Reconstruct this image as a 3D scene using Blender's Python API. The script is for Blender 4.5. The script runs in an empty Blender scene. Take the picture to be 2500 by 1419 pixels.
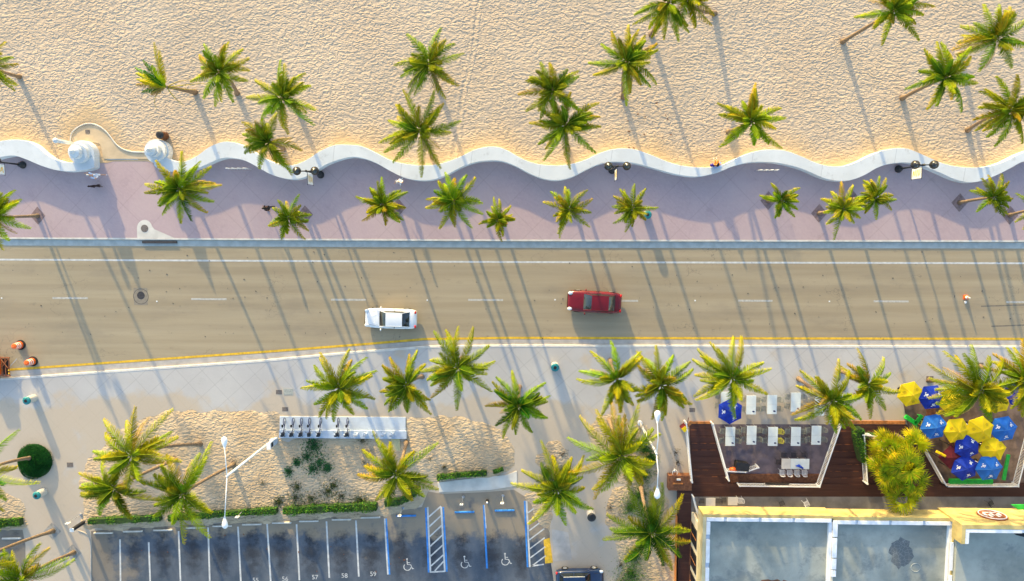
import bpy, math, random
import numpy as np
from mathutils import Vector, Matrix, noise

random.seed(7)
C = bpy.context.scene.collection
PI = math.pi
H = 66.0; F = 1782.0; CX, CY = 1250.0, 709.5; NX, NY = 1300.0, 560.0

# ---------------------------------------------------------------- camera geometry
dc = Vector((NX - CX, CY - NY, -F)).normalized()
zw = -dc
xw = (Vector((1, 0, 0)) - zw * zw.x).normalized()
yw = zw.cross(xw)
RW = Matrix((xw, yw, zw))           # camera -> world


def P(px, py, z=0.0):
    """point of the photograph (2500 px wide) on the horizontal plane z"""
    r = RW @ Vector((px - CX, CY - py, -F))
    t = (H - z) / -r.z
    return Vector((r.x * t, r.y * t, z))


def PXM(z=0.0):
    return (H - z) / F


# ---------------------------------------------------------------- tagging
def tag(o, label=None, cat=None, group=None, kind=None):
    if label: o['label'] = label
    if cat: o['category'] = cat
    if group: o['group'] = group
    if kind: o['kind'] = kind
    return o


def thing(name, label, cat, loc=(0, 0, 0), rz=0.0, group=None):
    o = bpy.data.objects.new(name, None)
    C.objects.link(o)
    o.empty_display_size = .3
    o.location = loc
    o.rotation_euler = (0, 0, rz)
    return tag(o, label, cat, group)


class MB:
    def __init__(s):
        s.v = []; s.f = []; s.c = []

    def add(s, vs, fs, col=None):
        n = len(s.v)
        s.v.extend([tuple(v) for v in vs])
        s.f.extend([tuple(i + n for i in f) for f in fs])
        if col is not None:
            s.c.extend([col] * len(vs))
        return s

    def box(s, c, d, rz=0.0, tilt=None, col=None):
        x, y, z = [k / 2 for k in d]
        vs = [Vector((a * x, b * y, e * z)) for e in (-1, 1) for b in (-1, 1) for a in (-1, 1)]
        R = Matrix.Rotation(rz, 3, 'Z')
        if tilt: R = R @ Matrix.Rotation(tilt[1], 3, tilt[0])
        vs = [R @ v + Vector(c) for v in vs]
        return s.add(vs, [(0, 2, 3, 1), (4, 5, 7, 6), (0, 1, 5, 4), (2, 6, 7, 3), (0, 4, 6, 2), (1, 3, 7, 5)], col)

    def bbox(s, a, b, col=None):
        return s.box([(a[i] + b[i]) / 2 for i in range(3)], [abs(b[i] - a[i]) for i in range(3)], 0, None, col)

    def prism(s, pts, z0, z1):
        pts = [(p[0], p[1]) for p in pts]
        a = sum(pts[i][0] * pts[(i + 1) % len(pts)][1] - pts[(i + 1) % len(pts)][0] * pts[i][1] for i in range(len(pts)))
        if a < 0: pts = pts[::-1]
        n = len(pts)
        vs = [(x, y, z0) for x, y in pts] + [(x, y, z1) for x, y in pts]
        fs = [tuple(range(n))[::-1], tuple(range(n, 2 * n))] + [(i, (i + 1) % n, n + (i + 1) % n, n + i) for i in range(n)]
        return s.add(vs, fs)

    def sheet(s, pts):
        a = sum(pts[i][0] * pts[(i + 1) % len(pts)][1] - pts[(i + 1) % len(pts)][0] * pts[i][1] for i in range(len(pts)))
        if a < 0: pts = pts[::-1]
        return s.add(pts, [tuple(range(len(pts)))])

    def tube(s, path, rad, n=8, col=None, cap=True):
        path = [Vector(p) for p in path]
        if not isinstance(rad, (list, tuple)): rad = [rad] * len(path)
        vs = []; fs = []
        up = None
        for i, p in enumerate(path):
            d = (path[min(i + 1, len(path) - 1)] - path[max(i - 1, 0)])
            if d.length < 1e-9: d = Vector((0, 0, 1))
            d.normalize()
            if up is None:
                up = Vector((0, 0, 1)) if abs(d.z) < .9 else Vector((1, 0, 0))
            sx = d.cross(up)
            if sx.length < 1e-4: sx = d.orthogonal()
            sx.normalize(); sy = sx.cross(d).normalized(); up = sy
            for k in range(n):
                a = 2 * PI * k / n
                vs.append(p + sx * math.cos(a) * rad[i] + sy * math.sin(a) * rad[i])
        for i in range(len(path) - 1):
            for k in range(n):
                a = i * n + k; b = i * n + (k + 1) % n
                fs.append((a, a + n, b + n, b))
        if cap:
            fs.append(tuple(range(n)))
            fs.append(tuple((len(path) - 1) * n + k for k in range(n))[::-1])
        return s.add(vs, fs, col)

    def lathe(s, prof, c=(0, 0, 0), n=24, sx=1, sy=1):
        vs = []; fs = []
        for r, z in prof:
            for k in range(n):
                a = 2 * PI * k / n
                vs.append((c[0] + r * math.cos(a) * sx, c[1] + r * math.sin(a) * sy, c[2] + z))
        for i in range(len(prof) - 1):
            for k in range(n):
                a = i * n + k; b = i * n + (k + 1) % n
                fs.append((a, b, b + n, a + n))
        fs.append(tuple(range(n))[::-1]); fs.append(tuple((len(prof) - 1) * n + k for k in range(n)))
        return s.add(vs, fs)

    def ball(s, c, r, n=14, m=9, sz=1.0, sx=1.0, sy=1.0):
        prof = [(max(1e-4, r * math.sin(PI * i / m)), -r * sz * math.cos(PI * i / m)) for i in range(m + 1)]
        return s.lathe(prof, c, n, sx, sy)

    def build(s, name, m, parent=None, smooth=False, org=None, bevel=0, sub=0):
        o_ = Vector((0, 0, 0)) if org is None else Vector(org)
        me = bpy.data.meshes.new(name)
        me.from_pydata([tuple(Vector(v) - o_) for v in s.v] if org is not None else s.v, [], s.f)
        me.materials.append(m)
        if s.c:
            ca = me.color_attributes.new('Col', 'FLOAT_COLOR', 'POINT')
            ca.data.foreach_set('color', np.array(s.c, dtype=np.float32).ravel())
        if smooth:
            me.polygons.foreach_set('use_smooth', [True] * len(me.polygons))
        me.update()
        o = bpy.data.objects.new(name, me)
        C.objects.link(o)
        if parent is not None: o.parent = parent
        if bevel:
            b = o.modifiers.new('bevel', 'BEVEL'); b.width = bevel; b.segments = 2; b.limit_method = 'ANGLE'
        if sub:
            b = o.modifiers.new('sub', 'SUBSURF'); b.levels = sub; b.render_levels = sub
        return o


def copy_tree(o, parent=None):
    c = o.copy(); C.objects.link(c); c.parent = parent
    for ch in list(o.children): copy_tree(ch, c)
    return c


def crom(pts, n=6):
    """Catmull-Rom through pts"""
    out = []
    for i in range(len(pts) - 1):
        p0 = pts[max(i - 1, 0)]; p1 = pts[i]; p2 = pts[i + 1]; p3 = pts[min(i + 2, len(pts) - 1)]
        for k in range(n):
            t = k / n
            out.append(tuple(.5 * (2 * p1[j] + (p2[j] - p0[j]) * t + (2 * p0[j] - 5 * p1[j] + 4 * p2[j] - p3[j]) * t * t + (3 * p1[j] - p0[j] - 3 * p2[j] + p3[j]) * t ** 3) for j in range(len(p1))))
    out.append(tuple(pts[-1]))
    return out


# ---------------------------------------------------------------- materials
class NT:
    def __init__(s, name):
        s.m = bpy.data.materials.new(name); s.m.use_nodes = True
        s.t = s.m.node_tree; s.t.nodes.clear()
        s.out = s.n('ShaderNodeOutputMaterial')

    def n(s, ty, **kw):
        x = s.t.nodes.new(ty)
        for k, v in kw.items(): setattr(x, k, v)
        return x

    def l(s, a, b): s.t.links.new(a, b)

    def pos(s, scale=(1, 1, 1), rot=0):
        g = s.n('ShaderNodeNewGeometry'); mp = s.n('ShaderNodeMapping')
        mp.inputs['Scale'].default_value = scale; mp.inputs['Rotation'].default_value = (0, 0, rot)
        s.l(g.outputs['Position'], mp.inputs['Vector'])
        return mp.outputs['Vector']

    def noise(s, scale, detail=3, rough=.55, vec=None, dist=0.0):
        x = s.n('ShaderNodeTexNoise'); x.inputs['Scale'].default_value = scale
        x.inputs['Detail'].default_value = detail; x.inputs['Roughness'].default_value = rough
        x.inputs['Distortion'].default_value = dist
        s.l(vec if vec is not None else s.pos(), x.inputs['Vector'])
        return x.outputs['Fac']

    def math(s, op, a, b=None, clamp=False):
        x = s.n('ShaderNodeMath', operation=op); x.use_clamp = clamp
        for i, q in enumerate((a, b)):
            if q is None: continue
            if isinstance(q, (int, float)): x.inputs[i].default_value = q
            else: s.l(q, x.inputs[i])
        return x.outputs[0]

    def ramp(s, fac, a, b, lo=0.0, hi=1.0):
        x = s.n('ShaderNodeMapRange'); x.interpolation_type = 'SMOOTHSTEP'
        for k, v in (('From Min', a), ('From Max', b), ('To Min', lo), ('To Max', hi)): x.inputs[k].default_value = v
        s.l(fac, x.inputs['Value'])
        return x.outputs['Result']

    def mix(s, fac, a, b, bt='MIX'):
        x = s.n('ShaderNodeMix', data_type='RGBA', blend_type=bt)
        for i, q in ((0, fac), (6, a), (7, b)):
            if isinstance(q, (int, float)): x.inputs[i].default_value = q
            elif isinstance(q, tuple): x.inputs[i].default_value = (*q[:3], 1)
            else: s.l(q, x.inputs[i])
        return x.outputs[2]

    def finish(s, col, rough=.8, bump=None, bstr=.3, bdist=.05, metal=0, spec=.3, trans=0, coat=0):
        b = s.n('ShaderNodeBsdfPrincipled')
        if isinstance(col, tuple): b.inputs['Base Color'].default_value = (*col[:3], 1)
        else: s.l(col, b.inputs['Base Color'])
        if isinstance(rough, (int, float)): b.inputs['Roughness'].default_value = rough
        else: s.l(rough, b.inputs['Roughness'])
        b.inputs['Metallic'].default_value = metal
        b.inputs['Specular IOR Level'].default_value = spec
        b.inputs['Coat Weight'].default_value = coat
        b.inputs['Coat Roughness'].default_value = .05
        if bump is not None:
            k = s.n('ShaderNodeBump'); k.inputs['Strength'].default_value = bstr; k.inputs['Distance'].default_value = bdist
            s.l(bump, k.inputs['Height']); s.l(k.outputs[0], b.inputs['Normal'])
        sh = b.outputs[0]
        if trans:
            t = s.n('ShaderNodeBsdfTranslucent')
            if isinstance(col, tuple): t.inputs[0].default_value = (*col[:3], 1)
            else: s.l(col, t.inputs[0])
            m = s.n('ShaderNodeMixShader'); m.inputs[0].default_value = trans
            s.l(sh, m.inputs[1]); s.l(t.outputs[0], m.inputs[2]); sh = m.outputs[0]
        s.l(sh, s.out.inputs['Surface'])
        return s.m


def simple(name, col, rough=.7, var=.18, scale=4.0, bstr=.0, metal=0, spec=.3, trans=0, coat=0, bscale=20):
    t = NT(name)
    f = t.noise(scale, 4)
    c = t.mix(t.ramp(f, .3, .7), tuple(k * (1 - var) for k in col), tuple(min(1, k * (1 + var)) for k in col))
    b = t.noise(bscale, 3) if bstr else None
    return t.finish(c, rough, b, bstr, .03, metal, spec, trans, coat)


def worms(t, k):
    """short wind and foot ripples of one size whose direction drifts from place to place"""
    hs = []
    for rot in (-.5, .75, 1.5):
        a = t.noise(5.0 * k, .8, .4, t.pos((.62, 1.1, 1), rot), .7)
        hs.append(t.ramp(a, .34, .66))
    p1 = t.ramp(t.noise(.3, 2), .42, .56); p2 = t.ramp(t.noise(.26, 2, .5, t.pos((1, 1, 1), 2.0)), .44, .58)
    m1 = t.n('ShaderNodeMix'); t.l(p1, m1.inputs[0]); t.l(hs[0], m1.inputs[2]); t.l(hs[1], m1.inputs[3])
    m2 = t.n('ShaderNodeMix'); t.l(p2, m2.inputs[0]); t.l(m1.outputs[0], m2.inputs[2]); t.l(hs[2], m2.inputs[3])
    return t.math('ADD', m2.outputs[0], t.math('MULTIPLY', t.noise(9, 2), .18))


def m_sand():
    t = NT('sand')
    at = t.n('ShaderNodeAttribute'); at.attribute_name = 'Col'
    sep = t.n('ShaderNodeSeparateColor'); t.l(at.outputs['Color'], sep.inputs[0])
    near = sep.outputs[0]; smooth = sep.outputs[1]
    # worm-like ridges left by feet and wind
    warp = t.noise(.35, 2)
    g = t.pos((1, 1, 1))
    rid = worms(t, .92)
    amp = t.math('SUBTRACT', 1.0, t.math('MULTIPLY', smooth, .85))
    hgt = t.math('MULTIPLY', rid, amp)
    # two wheel tracks running down the beach
    sp = t.n('ShaderNodeSeparateXYZ'); t.l(t.pos(), sp.inputs[0])
    a_, b_ = P(1166, 0), P(1119, 330)
    xx = t.math('SUBTRACT', sp.outputs[0], t.math('ADD', a_.x, t.math('MULTIPLY', t.math('SUBTRACT', sp.outputs[1], a_.y), (b_.x - a_.x) / (b_.y - a_.y))))
    xx = t.math('ADD', xx, t.math('MULTIPLY', t.math('SUBTRACT', t.noise(.1, 1), .5), 2.0))
    tr = t.ramp(t.math('ABSOLUTE', t.math('SUBTRACT', t.math('ABSOLUTE', xx), .26)), .05, .2, 1, 0)
    hgt = t.math('ADD', hgt, t.math('MULTIPLY', tr, .6))
    big = t.ramp(t.noise(.12, 4), .3, .7)
    c = t.mix(big, (.52, .405, .295), (.57, .455, .34))
    c = t.mix(t.math('MULTIPLY', near, .6), c, (.66, .43, .20))
    c = t.mix(t.ramp(t.noise(60, 2), .3, .7, 0, .22), c, (.42, .32, .2))
    return t.finish(c, .95, hgt, .88, .07, spec=.1)


def m_bed():
    t = NT('bed_sand')
    rid = worms(t, .85)
    c = t.mix(t.ramp(t.noise(.35, 4), .35, .65), (.47, .35, .225), (.54, .42, .285))
    c = t.mix(t.ramp(t.noise(1.3, 5, .7), .58, .72, 0, .6), c, (.26, .22, .13))
    return t.finish(c, .95, rid, .9, .06, spec=.1)


def m_road():
    t = NT('road_asphalt')
    st = t.noise(1.0, 5, .6, t.pos((.05, 1.1, 1)))
    c = t.mix(t.ramp(st, .3, .7), (.37, .29, .185), (.455, .365, .24))
    c = t.mix(t.ramp(t.noise(.35, 5, .65, t.pos((.35, 1, 1))), .5, .72, 0, .4), c, (.235, .195, .15))
    # darker wheel paths running along the lanes
    sy = t.n('ShaderNodeSeparateXYZ'); t.l(t.pos(), sy.inputs[0])
    for yy in WHEEL_Y:
        d = t.math('ABSOLUTE', t.math('SUBTRACT', sy.outputs[1], yy))
        c = t.mix(t.ramp(d, 0, .75, .13, 0), c, (.2, .165, .13))
    c = t.mix(t.ramp(t.noise(1.4, 7, .7, t.pos((.5, 1, 1))), .60, .70, 0, .35), c, (.18, .15, .12))
    wv = t.n('ShaderNodeVectorMath', operation='ADD'); nz = t.n('ShaderNodeTexNoise'); nz.inputs['Scale'].default_value = .8; nz.inputs['Detail'].default_value = 4
    t.l(t.pos(), nz.inputs['Vector']); t.l(nz.outputs['Color'], wv.inputs[0]); t.l(t.pos((.16, .30, 1)), wv.inputs[1])
    vo = t.n('ShaderNodeTexVoronoi', feature='DISTANCE_TO_EDGE'); vo.inputs['Scale'].default_value = 1.0; t.l(wv.outputs[0], vo.inputs['Vector'])
    ck = t.math('MULTIPLY', t.ramp(vo.outputs['Distance'], .0, .012, 1, 0), t.ramp(t.noise(.2, 3), .5, .62, 0, .5))
    c = t.mix(ck, c, (.13, .11, .09))
    c = t.mix(t.ramp(t.noise(45, 2), .3, .7, 0, .35), c, (.19, .165, .13))
    return t.finish(c, .9, t.noise(40, 2), .35, .02, spec=.15)


def m_promenade():
    t = NT('promenade_pavers')
    # rotated small pavers: fine grid of joints
    br = t.n('ShaderNodeTexBrick'); t.l(t.pos((1, 1, 1), PI / 4), br.inputs['Vector'])
    br.inputs['Scale'].default_value = 2.2; br.inputs['Mortar Size'].default_value = .012
    br.inputs['Color1'].default_value = (.455, .335, .345, 1); br.inputs['Color2'].default_value = (.41, .30, .315, 1)
    br.inputs['Mortar'].default_value = (.40, .29, .29, 1)
    c = t.mix(t.ramp(t.noise(.18, 4), .35, .65, 0, .6), br.outputs[0], (.485, .37, .37))
    # 3 m expansion joints on the diagonal
    for rot in (PI / 4, -PI / 4):
        s_ = t.n('ShaderNodeSeparateXYZ'); t.l(t.pos((1, 1, 1), rot), s_.inputs[0])
        fr = t.math('FRACT', t.math('MULTIPLY', s_.outputs[0], 1 / 3.1))
        e = t.math('ABSOLUTE', t.math('SUBTRACT', fr, .5))
        c = t.mix(t.ramp(e, .484, .492, 0, .28), c, (.27, .2, .2))
    c = t.mix(t.ramp(t.noise(.8, 6, .7), .56, .72, 0, .4), c, (.30, .22, .23))
    c = t.mix(t.ramp(t.noise(38, 2), .35, .65, 0, .3), c, (.55, .42, .40))
    return t.finish(c, .9, t.noise(30, 2), .2, .02, spec=.15)


def m_plaza():
    t = NT('plaza_concrete')
    c = t.mix(t.ramp(t.noise(.13, 5), .3, .7), (.45, .425, .41), (.55, .525, .50))
    for rot in (PI / 4 + .06, -PI / 4 + .06):
        s_ = t.n('ShaderNodeSeparateXYZ'); t.l(t.pos((1, 1, 1), rot), s_.inputs[0])
        fr = t.math('FRACT', t.math('MULTIPLY', s_.outputs[0], 1 / 1.75))
        e = t.math('ABSOLUTE', t.math('SUBTRACT', fr, .5))
        c = t.mix(t.ramp(e, .478, .492, 0, .30), c, (.24, .22, .22))
    # wind-blown sand dust near the beds
    s2 = t.n('ShaderNodeSeparateXYZ'); t.l(t.pos(), s2.inputs[0])
    yb = t.ramp(s2.outputs[1], P(0, 925)[1], P(0, 1010)[1])
    dust = t.ramp(t.math('ADD', t.math('MULTIPLY', yb, .30), t.noise(.22, 5, .6)), .58, .72, 0, .75)
    c = t.mix(dust, c, (.52, .41, .29))
    c = t.mix(t.ramp(t.noise(.7, 6, .7), .58, .75, 0, .35), c, (.30, .27, .25))
    c = t.mix(t.ramp(t.noise(30, 2), .3, .7, 0, .2), c, (.3, .28, .27))
    return t.finish(c, .88, t.noise(25, 2), .15, .02, spec=.15)


def m_parking():
    t = NT('parking_asphalt')
    c = t.mix(t.ramp(t.noise(.5, 6, .65, t.pos((1, .5, 1))), .3, .72), (.065, .085, .115), (.13, .145, .17))
    s_ = t.n('ShaderNodeSeparateXYZ'); t.l(t.pos(), s_.inputs[0])
    x0 = P(544, 1330)[0]; per = (P(834, 1330)[0] - x0) / 4
    fr = t.math('FRACT', t.math('ADD', t.math('MULTIPLY', t.math('SUBTRACT', s_.outputs[0], x0), 1 / per), 50.5))
    dx = t.math('MULTIPLY', t.math('ABSOLUTE', t.math('SUBTRACT', fr, .5)), per)
    for yy, rr, st in ((P(700, 1302)[1], 1.0, .85), (P(700, 1350)[1], 1.3, .8), (P(700, 1388)[1], .9, .5)):
        dy = t.math('SUBTRACT', s_.outputs[1], yy)
        d = t.math('SQRT', t.math('ADD', t.math('POWER', dx, 2), t.math('POWER', t.math('MULTIPLY', dy, .75), 2)))
        d = t.math('ADD', d, t.math('MULTIPLY', t.math('SUBTRACT', t.noise(1.6, 5, .7), .5), 2.0))
        c = t.mix(t.ramp(d, .1, rr, st, 0), c, (.035, .037, .045))
    # sand blown in at the head of the stalls
    yb = t.ramp(s_.outputs[1], P(0, 1335)[1], P(0, 1265)[1])
    dust = t.ramp(t.math('ADD', t.math('MULTIPLY', yb, .42), t.noise(.6, 6, .7)), .62, .9, 0, .8)
    c = t.mix(dust, c, (.33, .26, .18))
    xb = t.ramp(s_.outputs[0], P(420, 1330)[0], P(230, 1330)[0])
    dust2 = t.ramp(t.math('ADD', t.math('MULTIPLY', xb, .35), t.noise(.5, 6, .7)), .62, .85, 0, .75)
    c = t.mix(dust2, c, (.26, .215, .165))
    c = t.mix(t.ramp(t.noise(35, 2), .62, .75, 0, .4), c, (.3, .3, .32))
    return t.finish(c, .92, t.noise(30, 3), .3, .02, spec=.15)


def m_deck():
    t = NT('deck_wood')
    s_ = t.n('ShaderNodeSeparateXYZ'); t.l(t.pos(), s_.inputs[0])
    fr = t.math('FRACT', t.math('MULTIPLY', s_.outputs[1], 1 / .145))
    e = t.math('ABSOLUTE', t.math('SUBTRACT', fr, .5))
    pl = t.math('FLOOR', t.math('MULTIPLY', s_.outputs[1], 1 / .145))
    cb = t.n('ShaderNodeCombineXYZ'); t.l(pl, cb.inputs[1]); t.l(t.math('MULTIPLY', s_.outputs[0], .25), cb.inputs[0])
    c = t.mix(t.noise(1.7, 2, .5, cb.outputs[0]), (.035, .012, .010), (.075, .028, .02))
    c = t.mix(t.ramp(t.noise(1.0, 5, .6, t.pos((.3, 3, 1))), .55, .75, 0, .5), c, (.16, .07, .045))
    c = t.mix(t.ramp(e, .44, .49, 0, .8), c, (.012, .008, .008))
    return t.finish(c, .6, e, -.2, .02, spec=.35)


def m_roof():
    t = NT('roof_membrane')
    c = t.mix(t.ramp(t.noise(.3, 5, .6), .3, .7), (.24, .255, .225), (.40, .41, .36))
    c = t.mix(t.ramp(t.noise(.55, 6, .7), .52, .68, 0, .7), c, (.17, .19, .19))
    c = t.mix(t.ramp(t.noise(3.1, 6, .75), .66, .76, 0, .7), c, (.13, .14, .15))
    c = t.mix(t.ramp(t.noise(30, 2), .3, .7, 0, .2), c, (.2, .22, .22))
    return t.finish(c, .9, t.noise(6, 4), .25, .03, spec=.15)


def m_leaf(name, trans=.25, rough=.65):
    t = NT(name)
    at = t.n('ShaderNodeAttribute'); at.attribute_name = 'Col'
    n = t.ramp(t.noise(2.5, 3), .3, .7, .75, 1.25)
    mm = t.n('ShaderNodeMix', data_type='RGBA', blend_type='MULTIPLY'); mm.inputs[0].default_value = 1
    t.l(at.outputs['Color'], mm.inputs[6])
    cc = t.n('ShaderNodeCombineColor'); [t.l(n, cc.inputs[i]) for i in range(3)]
    t.l(cc.outputs[0], mm.inputs[7])
    return t.finish(mm.outputs[2], rough, spec=.08, trans=trans)


def m_wall():
    t = NT('white_plaster')
    c = t.mix(t.ramp(t.noise(.5, 5), .3, .7), (.60, .62, .63), (.68, .70, .71))
    c = t.mix(t.ramp(t.noise(1.1, 7, .75), .56, .70, 0, .6), c, (.40, .40, .40))
    s_ = t.n('ShaderNodeSeparateXYZ'); t.l(t.pos((1, 1, 1), .12), s_.inputs[0])
    e = t.math('ABSOLUTE', t.math('SUBTRACT', t.math('FRACT', t.math('MULTIPLY', s_.outputs[0], 1 / 6.1)), .5))
    c = t.mix(t.ramp(e, .4945, .498, 0, .5), c, (.3, .31, .33))
    return t.finish(c, .8, t.noise(14, 3), .15, .02, spec=.2)


WHEEL_Y = [P(1250, y)[1] for y in (665, 706, 768, 803)]
M = dict(
    sand=m_sand(), bed=m_bed(), road=m_road(), prom=m_promenade(), plaza=m_plaza(), park=m_parking(), deck=m_deck(), roof=m_roof(),
    leaf=m_leaf('palm_leaf'), dry=m_leaf('dry_leaf', .15, .8), shrub=m_leaf('shrub_leaf', .2, .6),
    trunk=simple('palm_trunk', (.22, .155, .10), .9, .3, 9, .4),
    wall=m_wall(),
    kerb=simple('kerb_concrete', (.62, .58, .52), .85, .12, 2, .2),
    gutter=simple('gutter_concrete', (.45, .41, .37), .9, .12, 1.5, .2),
    slab=simple('tan_slab', (.58, .44, .28), .9, .1, 1.0, .1),
    slabw=simple('pale_slab', (.62, .58, .52), .9, .1, 1.0, .1),
    white=simple('road_paint_white', (.56, .55, .53), .8, .15, 3),
    faded=simple('faded_paint', (.47, .44, .39), .8, .2, 5),
    yellow=simple('road_paint_yellow', (.70, .42, .035), .8, .2, 3),
    bluep=simple('road_paint_blue', (.045, .23, .62), .8, .2, 3),
    black=simple('black_metal', (.018, .019, .022), .4, .2, 3, spec=.5),
    globe=simple('black_globe', (.02, .02, .02), .22, .2, 3, spec=.6),
    wmetal=simple('white_metal', (.78, .78, .77), .45, .06, 3, spec=.5),
    gmetal=simple('grey_metal', (.38, .40, .43), .45, .12, 3, metal=.4),
    cover=simple('utility_cover', (.16, .135, .12), .7, .25, 6, .2),
    coverg=simple('grey_cover', (.34, .35, .32), .8, .15, 6),
    iron=simple('iron_cover', (.05, .047, .05), .7, .3, 8, .3),
    grate=simple('tree_grate', (.24, .165, .16), .85, .2, 5, .4),
    grateg=simple('grey_tree_grate', (.30, .29, .27), .85, .2, 5, .4),
    orange=simple('orange_plastic', (.80, .13, .015), .45, .12, 4, spec=.5),
    rubber=simple('black_rubber', (.02, .02, .02), .85, .2, 6),
    teal=simple('teal_lid', (.02, .20, .22), .5, .3, 8),
    pebble=simple('pebble_bin', (.48, .46, .42), .9, .2, 14, .3),
    heart=simple('palm_heart', (.03, .06, .01), .7, .3, 8),
    brown=simple('brown_wood', (.17, .07, .035), .7, .3, 5, .2),
    fence=simple('orange_wood', (.42, .16, .045), .7, .3, 4, .2),
    cream=simple('cream_stucco', (.62, .52, .30), .85, .12, 1.2, .2),
    stucco=simple('yellow_stucco', (.50, .385, .15), .85, .2, 1.2, .2),
    stucco2=simple('pale_stucco', (.62, .55, .42), .85, .1, 1.2, .2),
    capw=simple('white_cap', (.76, .77, .80), .6, .08, 2.2),
    dark=simple('dark_recess', (.02, .02, .022), .7, .2, 3),
    glass=simple('dark_glass', (.012, .018, .024), .06, .1, 2, spec=.8),
    carw=simple('white_car_paint', (.75, .77, .80), .3, .02, 2, spec=.5, coat=.6),
    carr=simple('red_car_paint', (.15, .004, .010), .35, .05, 2, spec=.35, coat=.35),
    carb=simple('blue_car_paint', (.006, .022, .075), .3, .05, 2, spec=.5, coat=.8),
    lens=simple('headlight_lens', (.75, .78, .8), .15, .05, 3, spec=.8),
    red=simple('red_lens', (.55, .01, .01), .25, .1, 3, spec=.6),
    umy=simple('yellow_canvas', (.92, .66, .008), .8, .06, 2, trans=.2),
    umb=simple('royal_blue_canvas', (.008, .035, .36), .8, .25, 2, trans=.12),
    uml=simple('light_blue_canvas', (.02, .15, .55), .8, .15, 1.5, trans=.15),
    wprint=simple('white_print', (.75, .78, .82), .8, .05, 3),
    dprint=simple('olive_print', (.38, .25, .02), .8, .1, 3),
    table=simple('white_table_top', (.66, .70, .68), .5, .05, 2),
    chair=simple('grey_wire', (.22, .24, .22), .5, .2, 6, metal=.3),
    chairk=simple('black_wire', (.03, .03, .04), .5, .2, 6),
    chairw=simple('white_chair', (.7, .7, .72), .5, .05, 6),
    chairy=simple('yellow_chair', (.62, .55, .05), .5, .1, 6),
    navy=simple('navy_cloth', (.012, .016, .09), .8, .25, 9, .3),
    blue=simple('blue_cloth', (.01, .05, .4), .8, .2, 9, .3),
    green=simple('bright_green', (.02, .40, .05), .6, .15, 3),
    patio=simple('patio_pavers', (.155, .125, .145), .85, .2, 1.5, .3),
    strip=simple('terrace_floor', (.17, .165, .165), .8, .2, 1, .2),
    burg=simple('burgundy_canvas', (.10, .008, .014), .8, .2, 4),
    skin=simple('skin', (.50, .27, .17), .6, .06, 9), skin2=simple('dark_skin', (.18, .09, .055), .6, .06, 9),
    hairk=simple('black_hair', (.012, .009, .008), .6, .2, 20), hairg=simple('grey_hair', (.45, .43, .42), .7, .2, 20),
    cw=simple('white_cotton', (.75, .75, .78), .85, .06, 9), cb=simple('pale_blue_cotton', (.42, .55, .75), .85, .06, 9),
    co=simple('orange_cotton', (.75, .25, .03), .85, .1, 9), ck=simple('black_cotton', (.02, .02, .025), .85, .1, 9),
    purple=simple('purple_bag', (.05, .025, .22), .6, .2, 9),
    fur=simple('dark_fur', (.035, .016, .014), .85, .3, 12),
    sign=simple('sign_white', (.8, .8, .78), .6, .04, 3), signy=simple('sign_yellow', (.75, .45, .03), .6, .1, 3),
    rust=simple('rusty_brown', (.28, .10, .04), .7, .2, 5),
    tact=simple('tactile_panel', (.52, .45, .24), .8, .15, 10, .3),
    dock=simple('dock_grey', (.45, .52, .62), .5, .08, 3),
)


# ---------------------------------------------------------------- setting
def poly(pts, z, n=0):
    return [P(x, y, z) for x, y in pts]


def struct(mb, name, m, parent=None, **k):
    o = mb.build(name, m, parent, **k)
    if parent is None: o['kind'] = 'structure'
    return o


# big base of sand / soil reaching the horizon
b = MB(); b.sheet([(-900, -900, -.12), (900, -900, -.12), (900, 900, -.12), (-900, 900, -.12)])
struct(b, 'ground', simple('far_ground', (.55, .44, .30), .95, .12, .2, .2, bscale=2))

# wavy wall outlines as traced on its top (z = WZ)
WZ = 1.0
TOPL = [(-420, 350), (-330, 352), (-250, 398), (-150, 400), (-60, 366), (0, 345), (51, 342), (85, 354), (112, 377), (143, 393), (177, 397), (206, 392), (226, 382)]
BOTL = [(-420, 386), (-330, 388), (-250, 428), (-150, 425), (-60, 402), (0, 384), (34, 380), (61, 388), (102, 405), (136, 415), (170, 418), (218, 413), (236, 402)]
TOPR = [(398, 378), (411, 388), (442, 396), (476, 384), (510, 360), (544, 347), (578, 350), (612, 367), (646, 388), (680, 401), (714, 404), (748, 391), (782, 369), (816, 355), (850, 354), (884, 358), (918, 374), (952, 391), (986, 400), (1027, 404), (1071, 401), (1122, 384), (1156, 367), (1190, 359), (1217, 360), (1241, 369), (1275, 388), (1309, 400), (1353, 405), (1394, 401), (1428, 391), (1462, 375), (1496, 365), (1530, 363), (1557, 367), (1598, 382), (1632, 396), (1666, 405), (1700, 409), (1735, 409), (1769, 401), (1803, 385), (1837, 372), (1871, 366), (1915, 368), (1956, 382), (1990, 397), (2024, 406), (2058, 406), (2092, 396), (2126, 379), (2160, 367), (2194, 362), (2221, 365), (2255, 379), (2296, 397), (2330, 406), (2374, 410), (2415, 406), (2449, 396), (2500, 372), (2550, 361), (2620, 380), (2700, 408), (2800, 396), (2900, 362)]
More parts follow.
